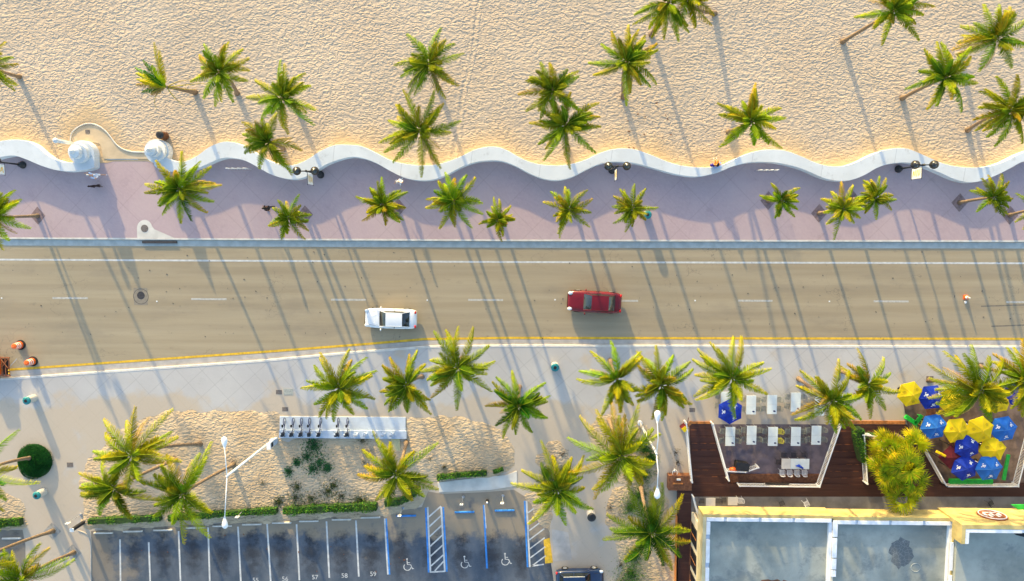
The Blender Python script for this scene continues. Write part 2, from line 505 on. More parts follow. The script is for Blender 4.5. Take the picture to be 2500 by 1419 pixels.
BOTR = [(374, 402), (390, 414), (418, 418), (442, 418), (483, 410), (530, 390), (558, 385), (595, 391), (629, 408), (660, 425), (697, 436), (731, 436), (765, 422), (799, 400), (850, 384), (884, 386), (918, 398), (952, 417), (986, 433), (1020, 440), (1054, 439), (1088, 428), (1122, 410), (1156, 397), (1190, 392), (1224, 393), (1258, 405), (1292, 423), (1326, 436), (1360, 440), (1394, 433), (1428, 416), (1462, 401), (1496, 395), (1547, 398), (1598, 411), (1649, 425), (1701, 431), (1752, 421), (1786, 407), (1820, 398), (1854, 395), (1895, 397), (1939, 406), (1973, 418), (2007, 433), (2041, 441), (2075, 440), (2109, 428), (2143, 409), (2177, 399), (2221, 397), (2255, 405), (2296, 422), (2330, 437), (2364, 445), (2398, 441), (2432, 428), (2466, 411), (2500, 394), (2550, 388), (2620, 408), (2700, 438), (2800, 426), (2900, 392)]


def resample(line, xs):
    line = sorted(crom(line, 6))
    X = [p[0] for p in line]; Y = [p[1] for p in line]
    return list(np.interp(xs, X, Y))


def midline(z):
    xs = list(range(-420, 2901, 10))
    tl = resample(TOPL, xs); bl = resample(BOTL, xs); tr = resample(TOPR, xs); br_ = resample(BOTR, xs)
    out = []
    for i, x in enumerate(xs):
        if x < 225: y = (tl[i] + bl[i]) / 2
        elif x > 400: y = (tr[i] + br_[i]) / 2
        else:
            y = 392 + 8 * math.sin((x - 225) / 175 * PI) * 0 + (0 if 250 < x < 360 else 4)
        out.append(P(x, y, WZ))
    return [(p[0], p[1]) for p in out]


MID = midline(WZ)
MX = [p[0] for p in MID]; MY = [p[1] for p in MID]


def in_poly(x, y, pts):
    c = False
    for i in range(len(pts)):
        x1, y1 = pts[i][0], pts[i][1]; x2, y2 = pts[i - 1][0], pts[i - 1][1]
        if (y1 > y) != (y2 > y) and x < (x2 - x1) * (y - y1) / (y2 - y1) + x1: c = not c
    return c


SLAB = [P(x, y, .2) for x, y in crom([(252, 388), (249, 372), (240, 350), (200, 348), (172, 345), (176, 325), (192, 310), (215, 302), (240, 307), (262, 324), (282, 350), (300, 364), (325, 371), (362, 372), (362, 388)], 5)]
SC = P(222, 345, 0)

xs = np.arange(-62, 62.01, .3)
offs = list(np.arange(0, 28, .3)) + [30, 34, 40, 50, 70, 110]
vs = []; cs = []
for x in xs:
    ym = float(np.interp(x, MX, MY))
    for s_ in offs:
        y = ym + s_
        u = noise.noise((x * .12, y * .12, 0)); u2 = noise.noise((x * .5, y * .5, 3))
        d = math.hypot(x - SC.x, (y - SC.y))
        near = max(0, min(1, 1.15 - s_ / 2.6 + u2 * .5))
        if -45.5 < x < -32:
            near = max(near, max(0, min(1, 1.6 - (d - 1.4) / 1.5 + u2 * .4)))
        smooth = max(0, min(1, (near - .35) * 1.3))
        # two smooth trails worn across the sand
        tx = P(1140, 150)[0] + noise.noise((0, y * .08, 9)) * 1.0 + (y - P(0, 150)[1]) * .12
        z = .13 + u * .06 + u2 * .02 + .05 * near
        dt = abs(x - tx)
        if dt < .5: z -= .03 * (1 - dt / .5)
        if d < 3.4 and in_poly(x, y, SLAB): z = .1
        vs.append((x, y, z)); cs.append((near, smooth, 0, 1))
n = len(offs)
fs = [(i * n + j, (i + 1) * n + j, (i + 1) * n + j + 1, i * n + j + 1) for i in range(len(xs) - 1) for j in range(n - 1)]
b = MB(); b.v = vs; b.f = fs; b.c = cs
struct(b, 'sand', M['sand'], smooth=True)

# road (z = 0)
KN = [(-420, 583.5), (0, 584), (1250, 589.5), (2500, 591.5), (2900, 592)]         # line of the promenade kerb, outer edge
KS = [(-420, 957), (0, 924), (640, 879), (882, 857), (1035, 845), (1240, 842), (2500, 845), (2900, 846)]   # front of the plaza kerb
b = MB(); b.sheet([P(-420, 560), P(2900, 560), P(2900, 900), P(1240, 900), P(-420, 1010)])
road = struct(b, 'road', M['road'])


def strip(line, w_px, z, mb=None, x0=None, x1=None):
    """a painted strip centred on a pixel polyline"""
    mb = mb or MB()
    pts = [P(x, y, z) for x, y in line]
    L = []; R_ = []
    for i, p in enumerate(pts):
        d = (pts[min(i + 1, len(pts) - 1)] - pts[max(i - 1, 0)]).normalized()
        nn = Vector((-d.y, d.x, 0)) * (w_px * PXM() / 2)
        L.append(p + nn); R_.append(p - nn)
    k = len(pts)
    mb.add(L + R_, [(k + i, k + i + 1, i + 1, i) for i in range(k - 1)])
    return mb


def para(line, dy):
    return [(x, y + dy) for x, y in line]


strip([(-420, 632), (0, 634), (1250, 640), (2500, 643), (2900, 644)], 4.4, .004).build('edge_line', M['white'], road)
YL = [(-420, 934), (33, 902), (640, 859.5), (882, 841), (1035, 828), (1240, 825), (2500, 827.5), (2900, 828)]
strip(YL, 5.5, .004).build('yellow_edge_line', M['yellow'], road)
for x0, x1, y in ((-210, -125, 726), (128, 214, 728), (467, 553, 730.5), (808, 893, 732), (1143, 1228, 732.5), (1474, 1558, 734.5), (1802, 1886, 734.5), (2133, 2218, 736), (2457, 2542, 738)):
    strip([(x0, y - .2), (x1, y + .2)], 4.6, .004).build('lane_dash', M['faded'], road)
for x, y in ((4, 728), (383, 736), (1043, 733), (1355, 732), (1697, 734), (2025, 736)):
    m_ = MB(); m_.box(P(x, y, .012), (.12, .12, .02)); m_.build('road_stud', M['sign'], road, bevel=.008)
m_ = MB(); m_.sheet([P(x, y, .003) for x, y in ((326, 703), (360, 703), (361, 745), (327, 745))])
m_.build('asphalt_patch', simple('patch', (.26, .22, .17), .9, .1, 4), road)
# skid streaks at the right
for a, c_ in (((2395, 748), (2520, 744)), ((2420, 797), (2520, 793))):
    strip([a, c_], 3, .0035).build('tyre_mark', simple('tyre_mark', (.19, .16, .125), .9, .2, 6), road)
# gutter strip at the plaza side
b = MB()
g0 = para(YL, 4.5); ks_in = KS
pts = [P(x, y, .0045) for x, y in g0] + [P(x, y + 1, .0045) for x, y in ks_in[::-1]]
b.sheet(pts); b.build('gutter', M['gutter'], road)
b = MB(); b.sheet([P(x, y, .0045) for x, y in para(KN, 1)] + [P(x, y, .0045) for x, y in para(KN, 15.5)[::-1]]); b.build('gutter', simple('grey_gutter', (.43, .45, .43), .9, .12, 1.5, .2), road)


def kerb(line, w_px, z, label, out=1):
    b = MB()
    pts = [P(x, y, z) for x, y in line]; k = len(pts)
    vs = []
    for i, p in enumerate(pts):
        d = (pts[min(i + 1, k - 1)] - pts[max(i - 1, 0)]).normalized()
        nn = Vector((-d.y, d.x, 0)) * (w_px * PXM()) * out
        q = p + nn
        vs += [(p.x, p.y, -.05), (p.x, p.y, z - .02), (p.x + nn.x * .15, p.y + nn.y * .15, z), (q.x, q.y, z), (q.x, q.y, -.05)]
    fs = []
    for i in range(k - 1):
        for j in range(4):
            a = i * 5 + j
            fs.append((a, a + 1, a + 6, a + 5) if out > 0 else (a, a + 5, a + 6, a + 1))
    b.add(vs, fs)
    o = b.build('kerb', M['kerb']); o['kind'] = 'structure'
    return o


kerb(KN, 4.5, .165, '', 1)
kerb(KS, 5.5, .165, '', -1)

# promenade (z = .15)
b = MB()
pr = [Vector((x, y, .15)) for x, y in zip(MX, MY)] + [P(x, y - 4, .15) for x, y in KN[::-1]]
b.prism(pr, -.05, .15)
prom = struct(b, 'promenade', M['prom'])
# threshold of the beach entrance and the tan slab
b = MB(); b.prism(SLAB, .0, .2); o = struct(b, 'beach_path', M['slab'])
strip([(252, 389), (362, 389)], 3, .158).build('threshold', M['kerb'], prom)
rim = MB()
pp = [P(x, y, .2) for x, y in crom([(172, 345), (176, 325), (192, 310), (215, 302), (240, 307), (262, 324), (282, 350), (300, 364), (325, 371), (362, 372)], 6)]
rim.tube([p + Vector((0, 0, .03)) for p in pp], .06, 6); rim.build('path_rim', M['slabw'], o)
m_ = MB(); m_.box(P(214, 322, .205), (.42, .36, .02)); m_.build('drain_cover', M['cover'], o)
# pale tear-drop slab round the manhole and gully
td = [(335, 586)] + [(353 - 18.5 * math.cos(a), 557 - 20 * math.sin(a)) for a in np.linspace(0, PI * .93, 12)] + [(377, 560), (400, 570), (437, 586)]
b = MB(); b.sheet([P(x, y, .156) for x, y in td]); b.build('pale_slab', M['slabw'], prom)
b = MB(); b.box(P(390, 591.5, .06), (3.2, .22, .16)); b.build('gully_inlet', M['iron'], road)
m_ = MB(); m_.lathe([(.34, 0), (.34, .01), (.3, .014)], P(353, 558, .157), 24); m_.build('round_cover', M['cover'], prom)
m_ = MB(); m_.lathe([(.36, 0), (.36, .006), (.3, .009)], P(344, 721.5, .004), 24); m_.build('round_cover', M['iron'], road)
m_ = MB()
for k in range(24):
    a0 = 2 * PI * k / 24; a1 = 2 * PI * (k + 1) / 24; c_ = P(344, 724, .0045)
    m_.add([c_ + Vector((r * math.cos(a), r * math.sin(a), 0)) for r, a in ((.68, a0), (.72, a0), (.72, a1), (.68, a1))], [(0, 1, 2, 3)])
m_.build('cut_line', M['iron'], road)

# plaza (z = .15)
b = MB()
pl = [P(x, y + 5, .15) for x, y in KS] + [P(2900, 1800, .15), P(-420, 1800, .15)]
b.prism(pl, -.05, .15)
plaza = struct(b, 'plaza', M['plaza'])


def bed(name, pix, h=.16, m='bed', step=.22, col=None):
    """low mound of sand whose ragged rim dips under the paving"""
    pts = [P(x, y, .15) for x, y in crom(pix + [pix[0]], 4)][:-1]
    X = [p.x for p in pts]; Y = [p.y for p in pts]
    nx = int((max(X) - min(X)) / step) + 4; ny = int((max(Y) - min(Y)) / step) + 4
    x0 = min(X) - 1.5 * step; y0 = min(Y) - 1.5 * step
    A = np.array([(p.x, p.y) for p in pts]); B = np.roll(A, -1, 0); AB = B - A; L2 = (AB ** 2).sum(1) + 1e-9
    vs = []
    for i in range(nx):
        for j in range(ny):
            q = np.array((x0 + i * step, y0 + j * step))
            t = np.clip(((q - A) * AB).sum(1) / L2, 0, 1)
            d = np.sqrt((((A + AB * t[:, None]) - q) ** 2).sum(1)).min()
            s_ = d if in_poly(q[0], q[1], pts) else -d
            s_ += noise.noise((q[0] * .9, q[1] * .9, 1)) * .35 + noise.noise((q[0] * 3, q[1] * 3, 5)) * .12
            z = .15 + (h * (1 - math.exp(-s_ * 1.1)) if s_ > 0 else max(s_ * .25, -.12))
            z += noise.noise((q[0] * .6, q[1] * .6, 8)) * .04 * (s_ > 0)
            vs.append((q[0], q[1], z))
    fs = [(i * ny + j, (i + 1) * ny + j, (i + 1) * ny + j + 1, i * ny + j + 1) for i in range(nx - 1) for j in range(ny - 1)
          if max(vs[i * ny + j][2], vs[(i + 1) * ny + j + 1][2], vs[(i + 1) * ny + j][2], vs[i * ny + j + 1][2]) > .12]
    b = MB(); b.v = vs; b.f = fs
    return struct(b, name, M[m], smooth=True)


bed('sand_bed', [(395, 1008), (460, 1003), (560, 1003), (640, 1006), (682, 1012), (682, 1066), (740, 1072), (900, 1072), (990, 1070), (996, 1024), (1030, 1014), (1110, 1018), (1190, 1034), (1236, 1062), (1252, 1100), (1250, 1140), (1210, 1162), (1120, 1170), (1064, 1176), (1046, 1200), (1020, 1240), (930, 1262), (700, 1274), (420, 1287), (212, 1292), (206, 1240), (196, 1180), (214, 1130), (262, 1080), (330, 1030)])
bed('sand_bed', [(1452, 1018), (1550, 1018), (1590, 1060), (1602, 1130), (1600, 1180), (1560, 1190), (1500, 1180), (1475, 1130), (1435, 1060)], .08)
bed('sand_bed', [(1340, 1085), (1370, 1083), (1388, 1110), (1392, 1160), (1370, 1190), (1330, 1180), (1310, 1150), (1312, 1110)], .1)
bed('sand_bed', [(1490, 1190), (1560, 1180), (1630, 1215), (1640, 1300), (1645, 1450), (1520, 1450), (1512, 1380), (1500, 1320), (1478, 1260)], .1)
bed('sand_bed', [(-120, 1180), (20, 1195), (50, 1225), (66, 1262), (50, 1290), (-120, 1300)], .1)
bed('sand_bed', [(1262, 1215), (1300, 1200), (1340, 1230), (1352, 1290), (1330, 1300), (1290, 1240)], .06)

# parking lot, a sunk asphalt sheet above the plaza base
b = MB()
b.sheet([P(x, y, .156) for x, y in ((222, 1297), (300, 1289), (430, 1284), (640, 1272), (930, 1255), (1030, 1238), (1045, 1200), (1080, 1206), (1180, 1202), (1255, 1196), (1285, 1215), (1312, 1240), (1342, 1300), (1345, 1375), (1352, 1420), (1360, 1800), (222, 1800), (224, 1330))])
park = struct(b, 'parking_lot', M['park'])
b = MB(); b.sheet([P(x, y, .156) for x, y in ((-420, 1294), (55, 1294), (62, 1330), (62, 1800), (-420, 1800))])
struct(b, 'parking_lot', M['park'])
b = MB(); b.sheet([P(x, y, .1605) for x, y in ((1347, 1292), (1388, 1300), (1396, 1366), (1352, 1371))]); b.build('pale_slab', M['gutter'], park)
b = MB(); b.sheet([P(x, y, .161) for x, y in ((1327, 1318), (1342, 1313), (1350, 1374), (1331, 1376))]); b.build('yellow_marking', M['yellow'], park)
b = MB(); b.prism([P(x, y, .2) for x, y in ((1068, 1179), (1120, 1172), (1236, 1160), (1262, 1150), (1262, 1186), (1200, 1196), (1085, 1201), (1040, 1215), (1040, 1246), (1078, 1240), (1078, 1206), (1060, 1200))][:6] + [P(1072, 1202, .2)], .1, .2)
struct(b, 'kerb_ramp', M['slabw'])
# raised kerb round the left end of the lot
b = MB(); b.tube([P(x, y, .17) for x, y in crom([(190, 1295), (212, 1305), (221, 1330), (222, 1380), (222, 1480)], 5)], .05, 6); struct(b, 'kerb', M['gutter'])

ZP = .162
stall = [((293, 1317), (295, 1480)), ((363, 1324), (369, 1480)), ((436, 1297), (443, 1480)), ((508, 1288), (514, 1480)), ((581, 1286), (589, 1440)), ((652, 1277), (661, 1422)), ((724, 1280), (731, 1417)), ((797, 1273), (804, 1411)), ((869, 1271), (876, 1408))]
for a, c_ in stall:
    strip([a, c_], 4.2, ZP).build('stall_line', M['white'], park)
strip([(939, 1266), (947, 1403)], 4, ZP).build('stall_line', M['white'], park)
strip([(942.5, 1266), (951, 1403)], 4, ZP).build('blue_stall_line', M['bluep'], park)
strip([(1181, 1233), (1189, 1388)], 4.5, ZP).build('blue_stall_line', M['bluep'], park)
strip([(1183, 1233), (1187, 1290)], 2, ZP + .003).build('stall_line', M['white'], park)
for a, c_, k in (((1044, 1238), (1051, 1398), 1), ((1077, 1238), (1086, 1396), 1), ((1039.5, 1240), (1046.5, 1398), 0), ((1082, 1238), (1091, 1396), 0), ((1285.5, 1223), (1293.5, 1385), 1), ((1281, 1223), (1288, 1385), 0)):
    strip([a, c_], 4.2, ZP).build('stall_line' if k else 'blue_stall_line', M['white'] if k else M['bluep'], park)
hm = MB()
for i in range(7):
    y = 1262 + i * 24
    x0 = 1046 + (y - 1238) * .044; x1 = 1077 + (y - 30 - 1238) * .056
    if i == 6: strip([(x0 + 8, 1394), (x1 - 2, 1371)], 3.6, ZP + .002, hm)
    else: strip([(x0, y), (x1, y - 28 if i else y - 26)], 3.6, ZP + .002, hm)
strip([(1050, 1397), (1087, 1395)], 4, ZP + .002, hm)
hm.build('hatching', M['white'], park)
hm = MB()
for i, e in enumerate((.62, .75, .9, 1, 1, 1, 1)):
    y = 1252 + i * 22
    x0 = 1288 + (y - 1223) * .05
    strip([(x0, y), (x0 + 36 * e, y - 27 * e)], 3.2, ZP + .002, hm)
strip([(1292, 1383), (1328, 1378)], 3.6, ZP + .002, hm)
hm.build('hatching', M['white'], park)


def decal_text(txt, px, py, size, m, parent, z):
    cu = bpy.data.curves.new('t', 'FONT'); cu.body = txt; cu.size = size; cu.align_x = 'CENTER'; cu.align_y = 'CENTER'
    o = bpy.data.objects.new('t', cu); C.objects.link(o)
    dg = bpy.context.evaluated_depsgraph_get()
    me = bpy.data.meshes.new_from_object(o.evaluated_get(dg))
    bpy.data.objects.remove(o)
    me.materials.clear(); me.materials.append(m)
    q = bpy.data.objects.new('stall_number', me); C.objects.link(q); q.location = P(px, py, z); q.parent = parent
    return q


for s_, x, y in (('55', 624, 1417), ('56', 696, 1414), ('57', 769, 1410), ('58', 841, 1406), ('59', 911, 1402)):
    decal_text(s_, x, y, .62, M['white'], park, ZP)


def wheelchair(px, py):
    k = PXM()
    c0 = P(px, py, ZP)
    mb = MB()

    def ln(pts, w):
        pts = [c0 + Vector((x, y, 0)) for x, y in pts]
        L = []; R_ = []
        for i, p in enumerate(pts):
            d = (pts[min(i + 1, len(pts) - 1)] - pts[max(i - 1, 0)]).normalized(); nn = Vector((-d.y, d.x, 0)) * w / 2
            L.append(p + nn); R_.append(p - nn)
        q = len(pts); mb.add(L + R_, [(q + i, q + i + 1, i + 1, i) for i in range(q - 1)])
    ln([(.33 * math.cos(a) - .1, .33 * math.sin(a) - .22) for a in np.linspace(PI * .75, PI * 2.0 - .1, 16)], .07)
    ln([(-.12, .42), (-.1, .02), (.22, .0), (.38, -.4), (.52, -.36)], .08)
    ln([(-.1, .2), (.16, .2)], .06)
    mb.add([c0 + Vector((-.12 + .09 * math.cos(a), .54 + .09 * math.sin(a), .001)) for a in np.linspace(0, 2 * PI, 12, endpoint=False)], [tuple(range(12))])
    mb.build('wheelchair_symbol', M['white'], park)


for x, y in ((997, 1379), (1137, 1373), (1236, 1366)): wheelchair(x, y)

# ---------------------------------------------------------------- wavy wall


def wavy_wall(top, bot, x0, x1, label, open_l=False):
    xs = list(np.arange(x0, x1 + 1, 6))
    ty = resample(top, xs); by = resample(bot, xs)
    loc = P((x0 + x1) / 2, 400, .1)
    w = thing('wave_wall', label, 'wall', loc, 0, 'white wavy beach walls')
    mb = MB(); k = len(xs); rows = []
    for i, x in enumerate(xs):
        t = P(x, ty[i], WZ); b_ = P(x, by[i], WZ)
        d = (t - b_).normalized()
        rows.append([(t.x + d.x * .04, t.y + d.y * .04, 0), (t.x + d.x * .02, t.y + d.y * .02, WZ - .05), (t.x, t.y, WZ), (b_.x, b_.y, WZ), (b_.x - d.x * .02, b_.y - d.y * .02, WZ - .05), (b_.x - d.x * .04, b_.y - d.y * .04, 0)])
    for r in rows: mb.v.extend(r)
    for i in range(k - 1):
        for j in range(5):
            a = i * 6 + j
            mb.f.append((a, a + 1, a + 7, a + 6)[::-1])
    mb.f.append(tuple(range(6))[::-1]); mb.f.append(tuple((k - 1) * 6 + j for j in range(6)))
    mb.build('wall', M['wall'], w, org=loc)
    return w


wavy_wall(TOPL, BOTL, -418, 234, 'white wavy wall left of the beach entrance, ending in a spiral tower')
wavy_wall(TOPR, BOTR, 376, 2898, 'long white wavy wall running right from the beach entrance along the promenade')


def tower(px, py, rpx, label, mirror=1):
    loc = P(px, py, .15)
    t = thing('spiral_tower', label, 'tower', loc, 0, 'white spiral towers of the beach entrance')
    R0 = rpx * PXM()
    # a rising, shrinking spiral ramp: each turn steps in and up
    turns = 2.0; N = 96; mb = MB()
    Ht = 2.0
    ring = []
    for i in range(N + 1):
        u = i / N; a = mirror * (u * turns * 2 * PI) + (-.3 if mirror > 0 else PI + .3)
        r = R0 * (1 - .55 * u); z = .85 + (Ht - .85) * u
        rn = R0 * (1 - .55 * min(1, u + 1 / turns)) if u < 1 else r * .3
        ring.append((a, r, z, max(.12, rn - .02)))
    for i in range(N):
        a, r, z, ri = ring[i]; a2, r2, z2, ri2 = ring[i + 1]

        def q(a, r, z): return (r * math.cos(a), r * math.sin(a), z)
        zl = 0 if i < N / turns else z - (Ht - .85) / turns - .3
        mb.add([q(a, r, zl), q(a2, r2, zl), q(a2, r2, z2), q(a, r, z), q(a2, ri2 * .9, z2), q(a, ri * .9, z)],
               [(0, 1, 2, 3), (3, 2, 4, 5)] if mirror > 0 else [(3, 2, 1, 0), (5, 4, 2, 3)])
    mb.build('spiral', M['wall'], t)
    c = MB(); c.lathe([(R0 * .44, Ht - .5), (R0 * .43, Ht - .02), (R0 * .20, Ht + .12), (R0 * .16, Ht + .32), (.02, Ht + .55)], n=28)
    c.lathe([(R0 * .97, 0), (R0 * .97, .8), (.3, .82)], n=36)
    c.build('core', M['wall'], t)


tower(213, 376, 31.5, 'white spiral tower at the left side of the beach entrance', 1)
tower(394, 372, 30, 'white spiral tower at the right side of the beach entrance', -1)

# ---------------------------------------------------------------- palms
GR = [(.008, .070, .002), (.018, .125, .003), (.045, .21, .004)]
OR = (.66, .38, .012)
YE = [(.38, .46, .004), (.56, .50, .005), (.62, .46, .006)]
DR = [(.42, .25, .07), (.36, .20, .06), (.5, .33, .12)]


def mixc(a, b, t):
    t = max(0, min(1, t))
    return tuple(a[i] * (1 - t) + b[i] * t for i in range(3))


def frond(mb, rng, o, az, e0, e1, L, c1, c2, width=.62, leaf=30, side_curl=0.0, lw=.085, wind=None, roll=0.0):
    N = 9
    pts = []; p = Vector(o); dirs = []
    az_ = az
    for i in range(N + 1):
        t = i / N
        e = e0 + (e1 - e0) * t ** 1.25
        d = Vector((math.cos(az_) * math.cos(e), math.sin(az_) * math.cos(e), math.sin(e)))
        pts.append(p.copy()); dirs.append(d)
        p = p + d * (L / N)
        az_ += side_curl / N
    cr = mixc(c1, (.40, .45, .02), .45)
    mb.tube(pts, [.035 * (1 - .8 * i / N) + .005 for i in range(N + 1)], 4, (*cr, 1), cap=False)
    for sgn in (-1, 1):
        for k in range(leaf):
            t = .10 + .90 * (k + rng.random() * .5) / leaf
            f = t * N; i = min(int(f), N - 1); u = f - i
            q = pts[i].lerp(pts[i + 1], u); d = dirs[i].lerp(dirs[min(i + 1, N)], u).normalized()
            sd = d.cross(Vector((0, 0, 1)))
            if sd.length < .05: sd = Vector((1, 0, 0))
            sd.normalize(); up = sd.cross(d).normalized()
            ro = roll * t; sd, up = sd * math.cos(ro) + up * math.sin(ro), up * math.cos(ro) - sd * math.sin(ro)
            prof = (.55 + .45 * min(1, (t - .1) / .2)) * (1 - max(0, t - .45) ** 1.5 * 1.5)
            ll = width * prof * (.85 + .3 * rng.random())
            sweep = .45 + .55 * t + rng.uniform(-.1, .1)
            droop = .25 + .35 * rng.random() + .25 * t
            v1 = (sd * sgn * math.cos(sweep) + d * math.sin(sweep)) * math.cos(droop * .5) - up * math.sin(droop * .5)
            v2 = (sd * sgn * math.cos(sweep + .15) + d * math.sin(sweep + .15)) * math.cos(droop * 1.6) - up * math.sin(droop * 1.6)
            if wind is not None: v2 = v2 + wind * .25
            v1.normalize(); v2.normalize()
            w = d * lw * .5
            m1 = q + v1 * ll * .55; m2 = m1 + v2 * ll * .45
            tt = min(1, rng.random() * .3 + t * .85)
            col = mixc(c1, c2, .55 * tt ** 1.6); ct = mixc(c1, c2, .30 + .7 * tt)
            n0 = len(mb.v)
            mb.v.extend([tuple(q - w), tuple(q + w), tuple(m1 + w * .9), tuple(m1 - w * .9), tuple(m2)])
            mb.f.extend([(n0, n0 + 1, n0 + 2, n0 + 3), (n0 + 3, n0 + 2, n0 + 4)])
            mb.c.extend([(*col, 1)] * 2 + [(*mixc(col, ct, .4), 1)] * 2 + [(*ct, 1)])


def palm(base, crown, r_px, h, label, group, zb=.15, seed=0, yel=.3, n=(5, 8, 7), angs=None, dead=1, sparse=None):
    rng = random.Random(seed * 131 + 17)
    Cc = P(crown[0], crown[1], zb + h)
    if base is None:
        B = Vector((Cc.x + rng.uniform(-.3, .3), Cc.y + rng.uniform(-.3, .3), zb))
    else: B = P(base[0], base[1], zb)
    t = thing('palm_tree', label, 'palm tree', B, 0, group)
    c = Cc - B
    # trunk leans from its foot then straightens
    k1 = Vector((c.x * .45, c.y * .45, h * .30)); k2 = Vector((c.x * .95, c.y * .95, h * .72))
    path = []
    for i in range(15):
        u = i / 14; v = 1 - u
        path.append(k1 * 3 * v * v * u + k2 * 3 * v * u * u + c * u ** 3)
    r0 = .15 if h > 6.5 else .13
    rad = [r0 * (1.75 if i == 0 else 1.35 if i == 1 else 1.08 - .3 * i / 14) + .004 * (i % 2) for i in range(15)]
    mb = MB(); path[0] = path[0] - Vector((0, 0, .1)); mb.tube(path, rad, 10); mb.build('trunk', M['trunk'], t, smooth=True)
    R = r_px * PXM(zb + h)
    cr = MB(); a0 = rng.random() * 6.28
    top = c + Vector((0, 0, .1))
    wind = Vector((-.3, .5, -.2)); tone = rng.uniform(.78, 1.12); yel = yel + rng.uniform(-.08, .12)
    lw = .062
    lst = []
    if angs:
        for a in angs:           # (angle in the photo in degrees counter-clockwise from right, relative reach)
            lst.append((math.radians(a[0]), rng.uniform(.15, .45), rng.uniform(-.9, -.35), R * a[1] * 1.13, 0))
        for i in range(n[0] + 2):
            lst.append((a0 + i * 2.4, rng.uniform(.75, 1.35), rng.uniform(.0, .7), R * rng.uniform(.4, .8), 1))
        for i in range(3):
            a = rng.choice(angs)[0] + rng.uniform(-14, 14)
            lst.append((math.radians(a), rng.uniform(-.35, 0), rng.uniform(-1.35, -.95), R * rng.uniform(.9, 1.05), 2))
        for i in range(4):
            a = rng.choice(angs)[0] + rng.uniform(-16, 16)
            lst.append((math.radians(a), rng.uniform(.35, .75), rng.uniform(-.6, 0), R * rng.uniform(.7, .95), 1))
    else:
        for i in range(n[1]):
            lst.append((a0 + 2 * PI * i / n[1] + rng.uniform(-.28, .28), rng.uniform(.2, .5), rng.uniform(-.85, -.3), R * rng.uniform(.98, 1.2), 0))
        for i in range(n[0]):
            lst.append((a0 + i * 2.4, rng.uniform(.8, 1.25), rng.uniform(.0, .5), R * rng.uniform(.6, .8), 1))
        for i in range(n[2]):
            lst.append((a0 + .4 + 2 * PI * i / n[2] + rng.uniform(-.4, .4), rng.uniform(-.35, .15), rng.uniform(-1.3, -.85), R * rng.uniform(.85, 1.12), 2))
    for az, e0, e1, L, lev in lst:
        y_ = yel + rng.uniform(-.12, .15) + (.10 if lev == 0 else 0) - (.12 if lev == 1 else 0)
        g = rng.choice(GR); ye = rng.choice(YE) if rng.random() < .86 else OR
        c1 = mixc(GR[0] if lev == 1 else g, ye, y_ * .12); c2 = mixc(g, ye, y_ * 2.1 + .25 - (.35 if lev == 1 else 0)); c1 = tuple(q * tone for q in c1); c2 = tuple(q * tone for q in c2)
        frond(cr, rng, top + Vector((math.cos(az) * .08, math.sin(az) * .08, 0)), az, e0, e1, L, c1, c2, width=R * (.21 if R > 2.6 else .25), leaf=44 if R > 2.6 else 34 if R > 2 else 26, side_curl=rng.uniform(-.6, .6), lw=lw, wind=wind, roll=rng.uniform(-.9, .9))
    cr.build('crown', M['leaf'], t)
    if dead:
        dm = MB()
        for i in range(dead):
            az = a0 + rng.random() * 6.28
            frond(dm, rng, top - Vector((0, 0, .15)), az, rng.uniform(-.2, .15), -1.35, R * rng.uniform(.75, .95), rng.choice(DR), rng.choice(DR), width=R * .15, leaf=22, lw=.05)
        dm.build('dry_frond', M['dry'], t)
    nt = MB(); nt.ball(c + Vector((0, 0, -.35)), .17, 10, 7, 1.6); nt.build('crown_heart', M['heart'], t, smooth=True)
    return t


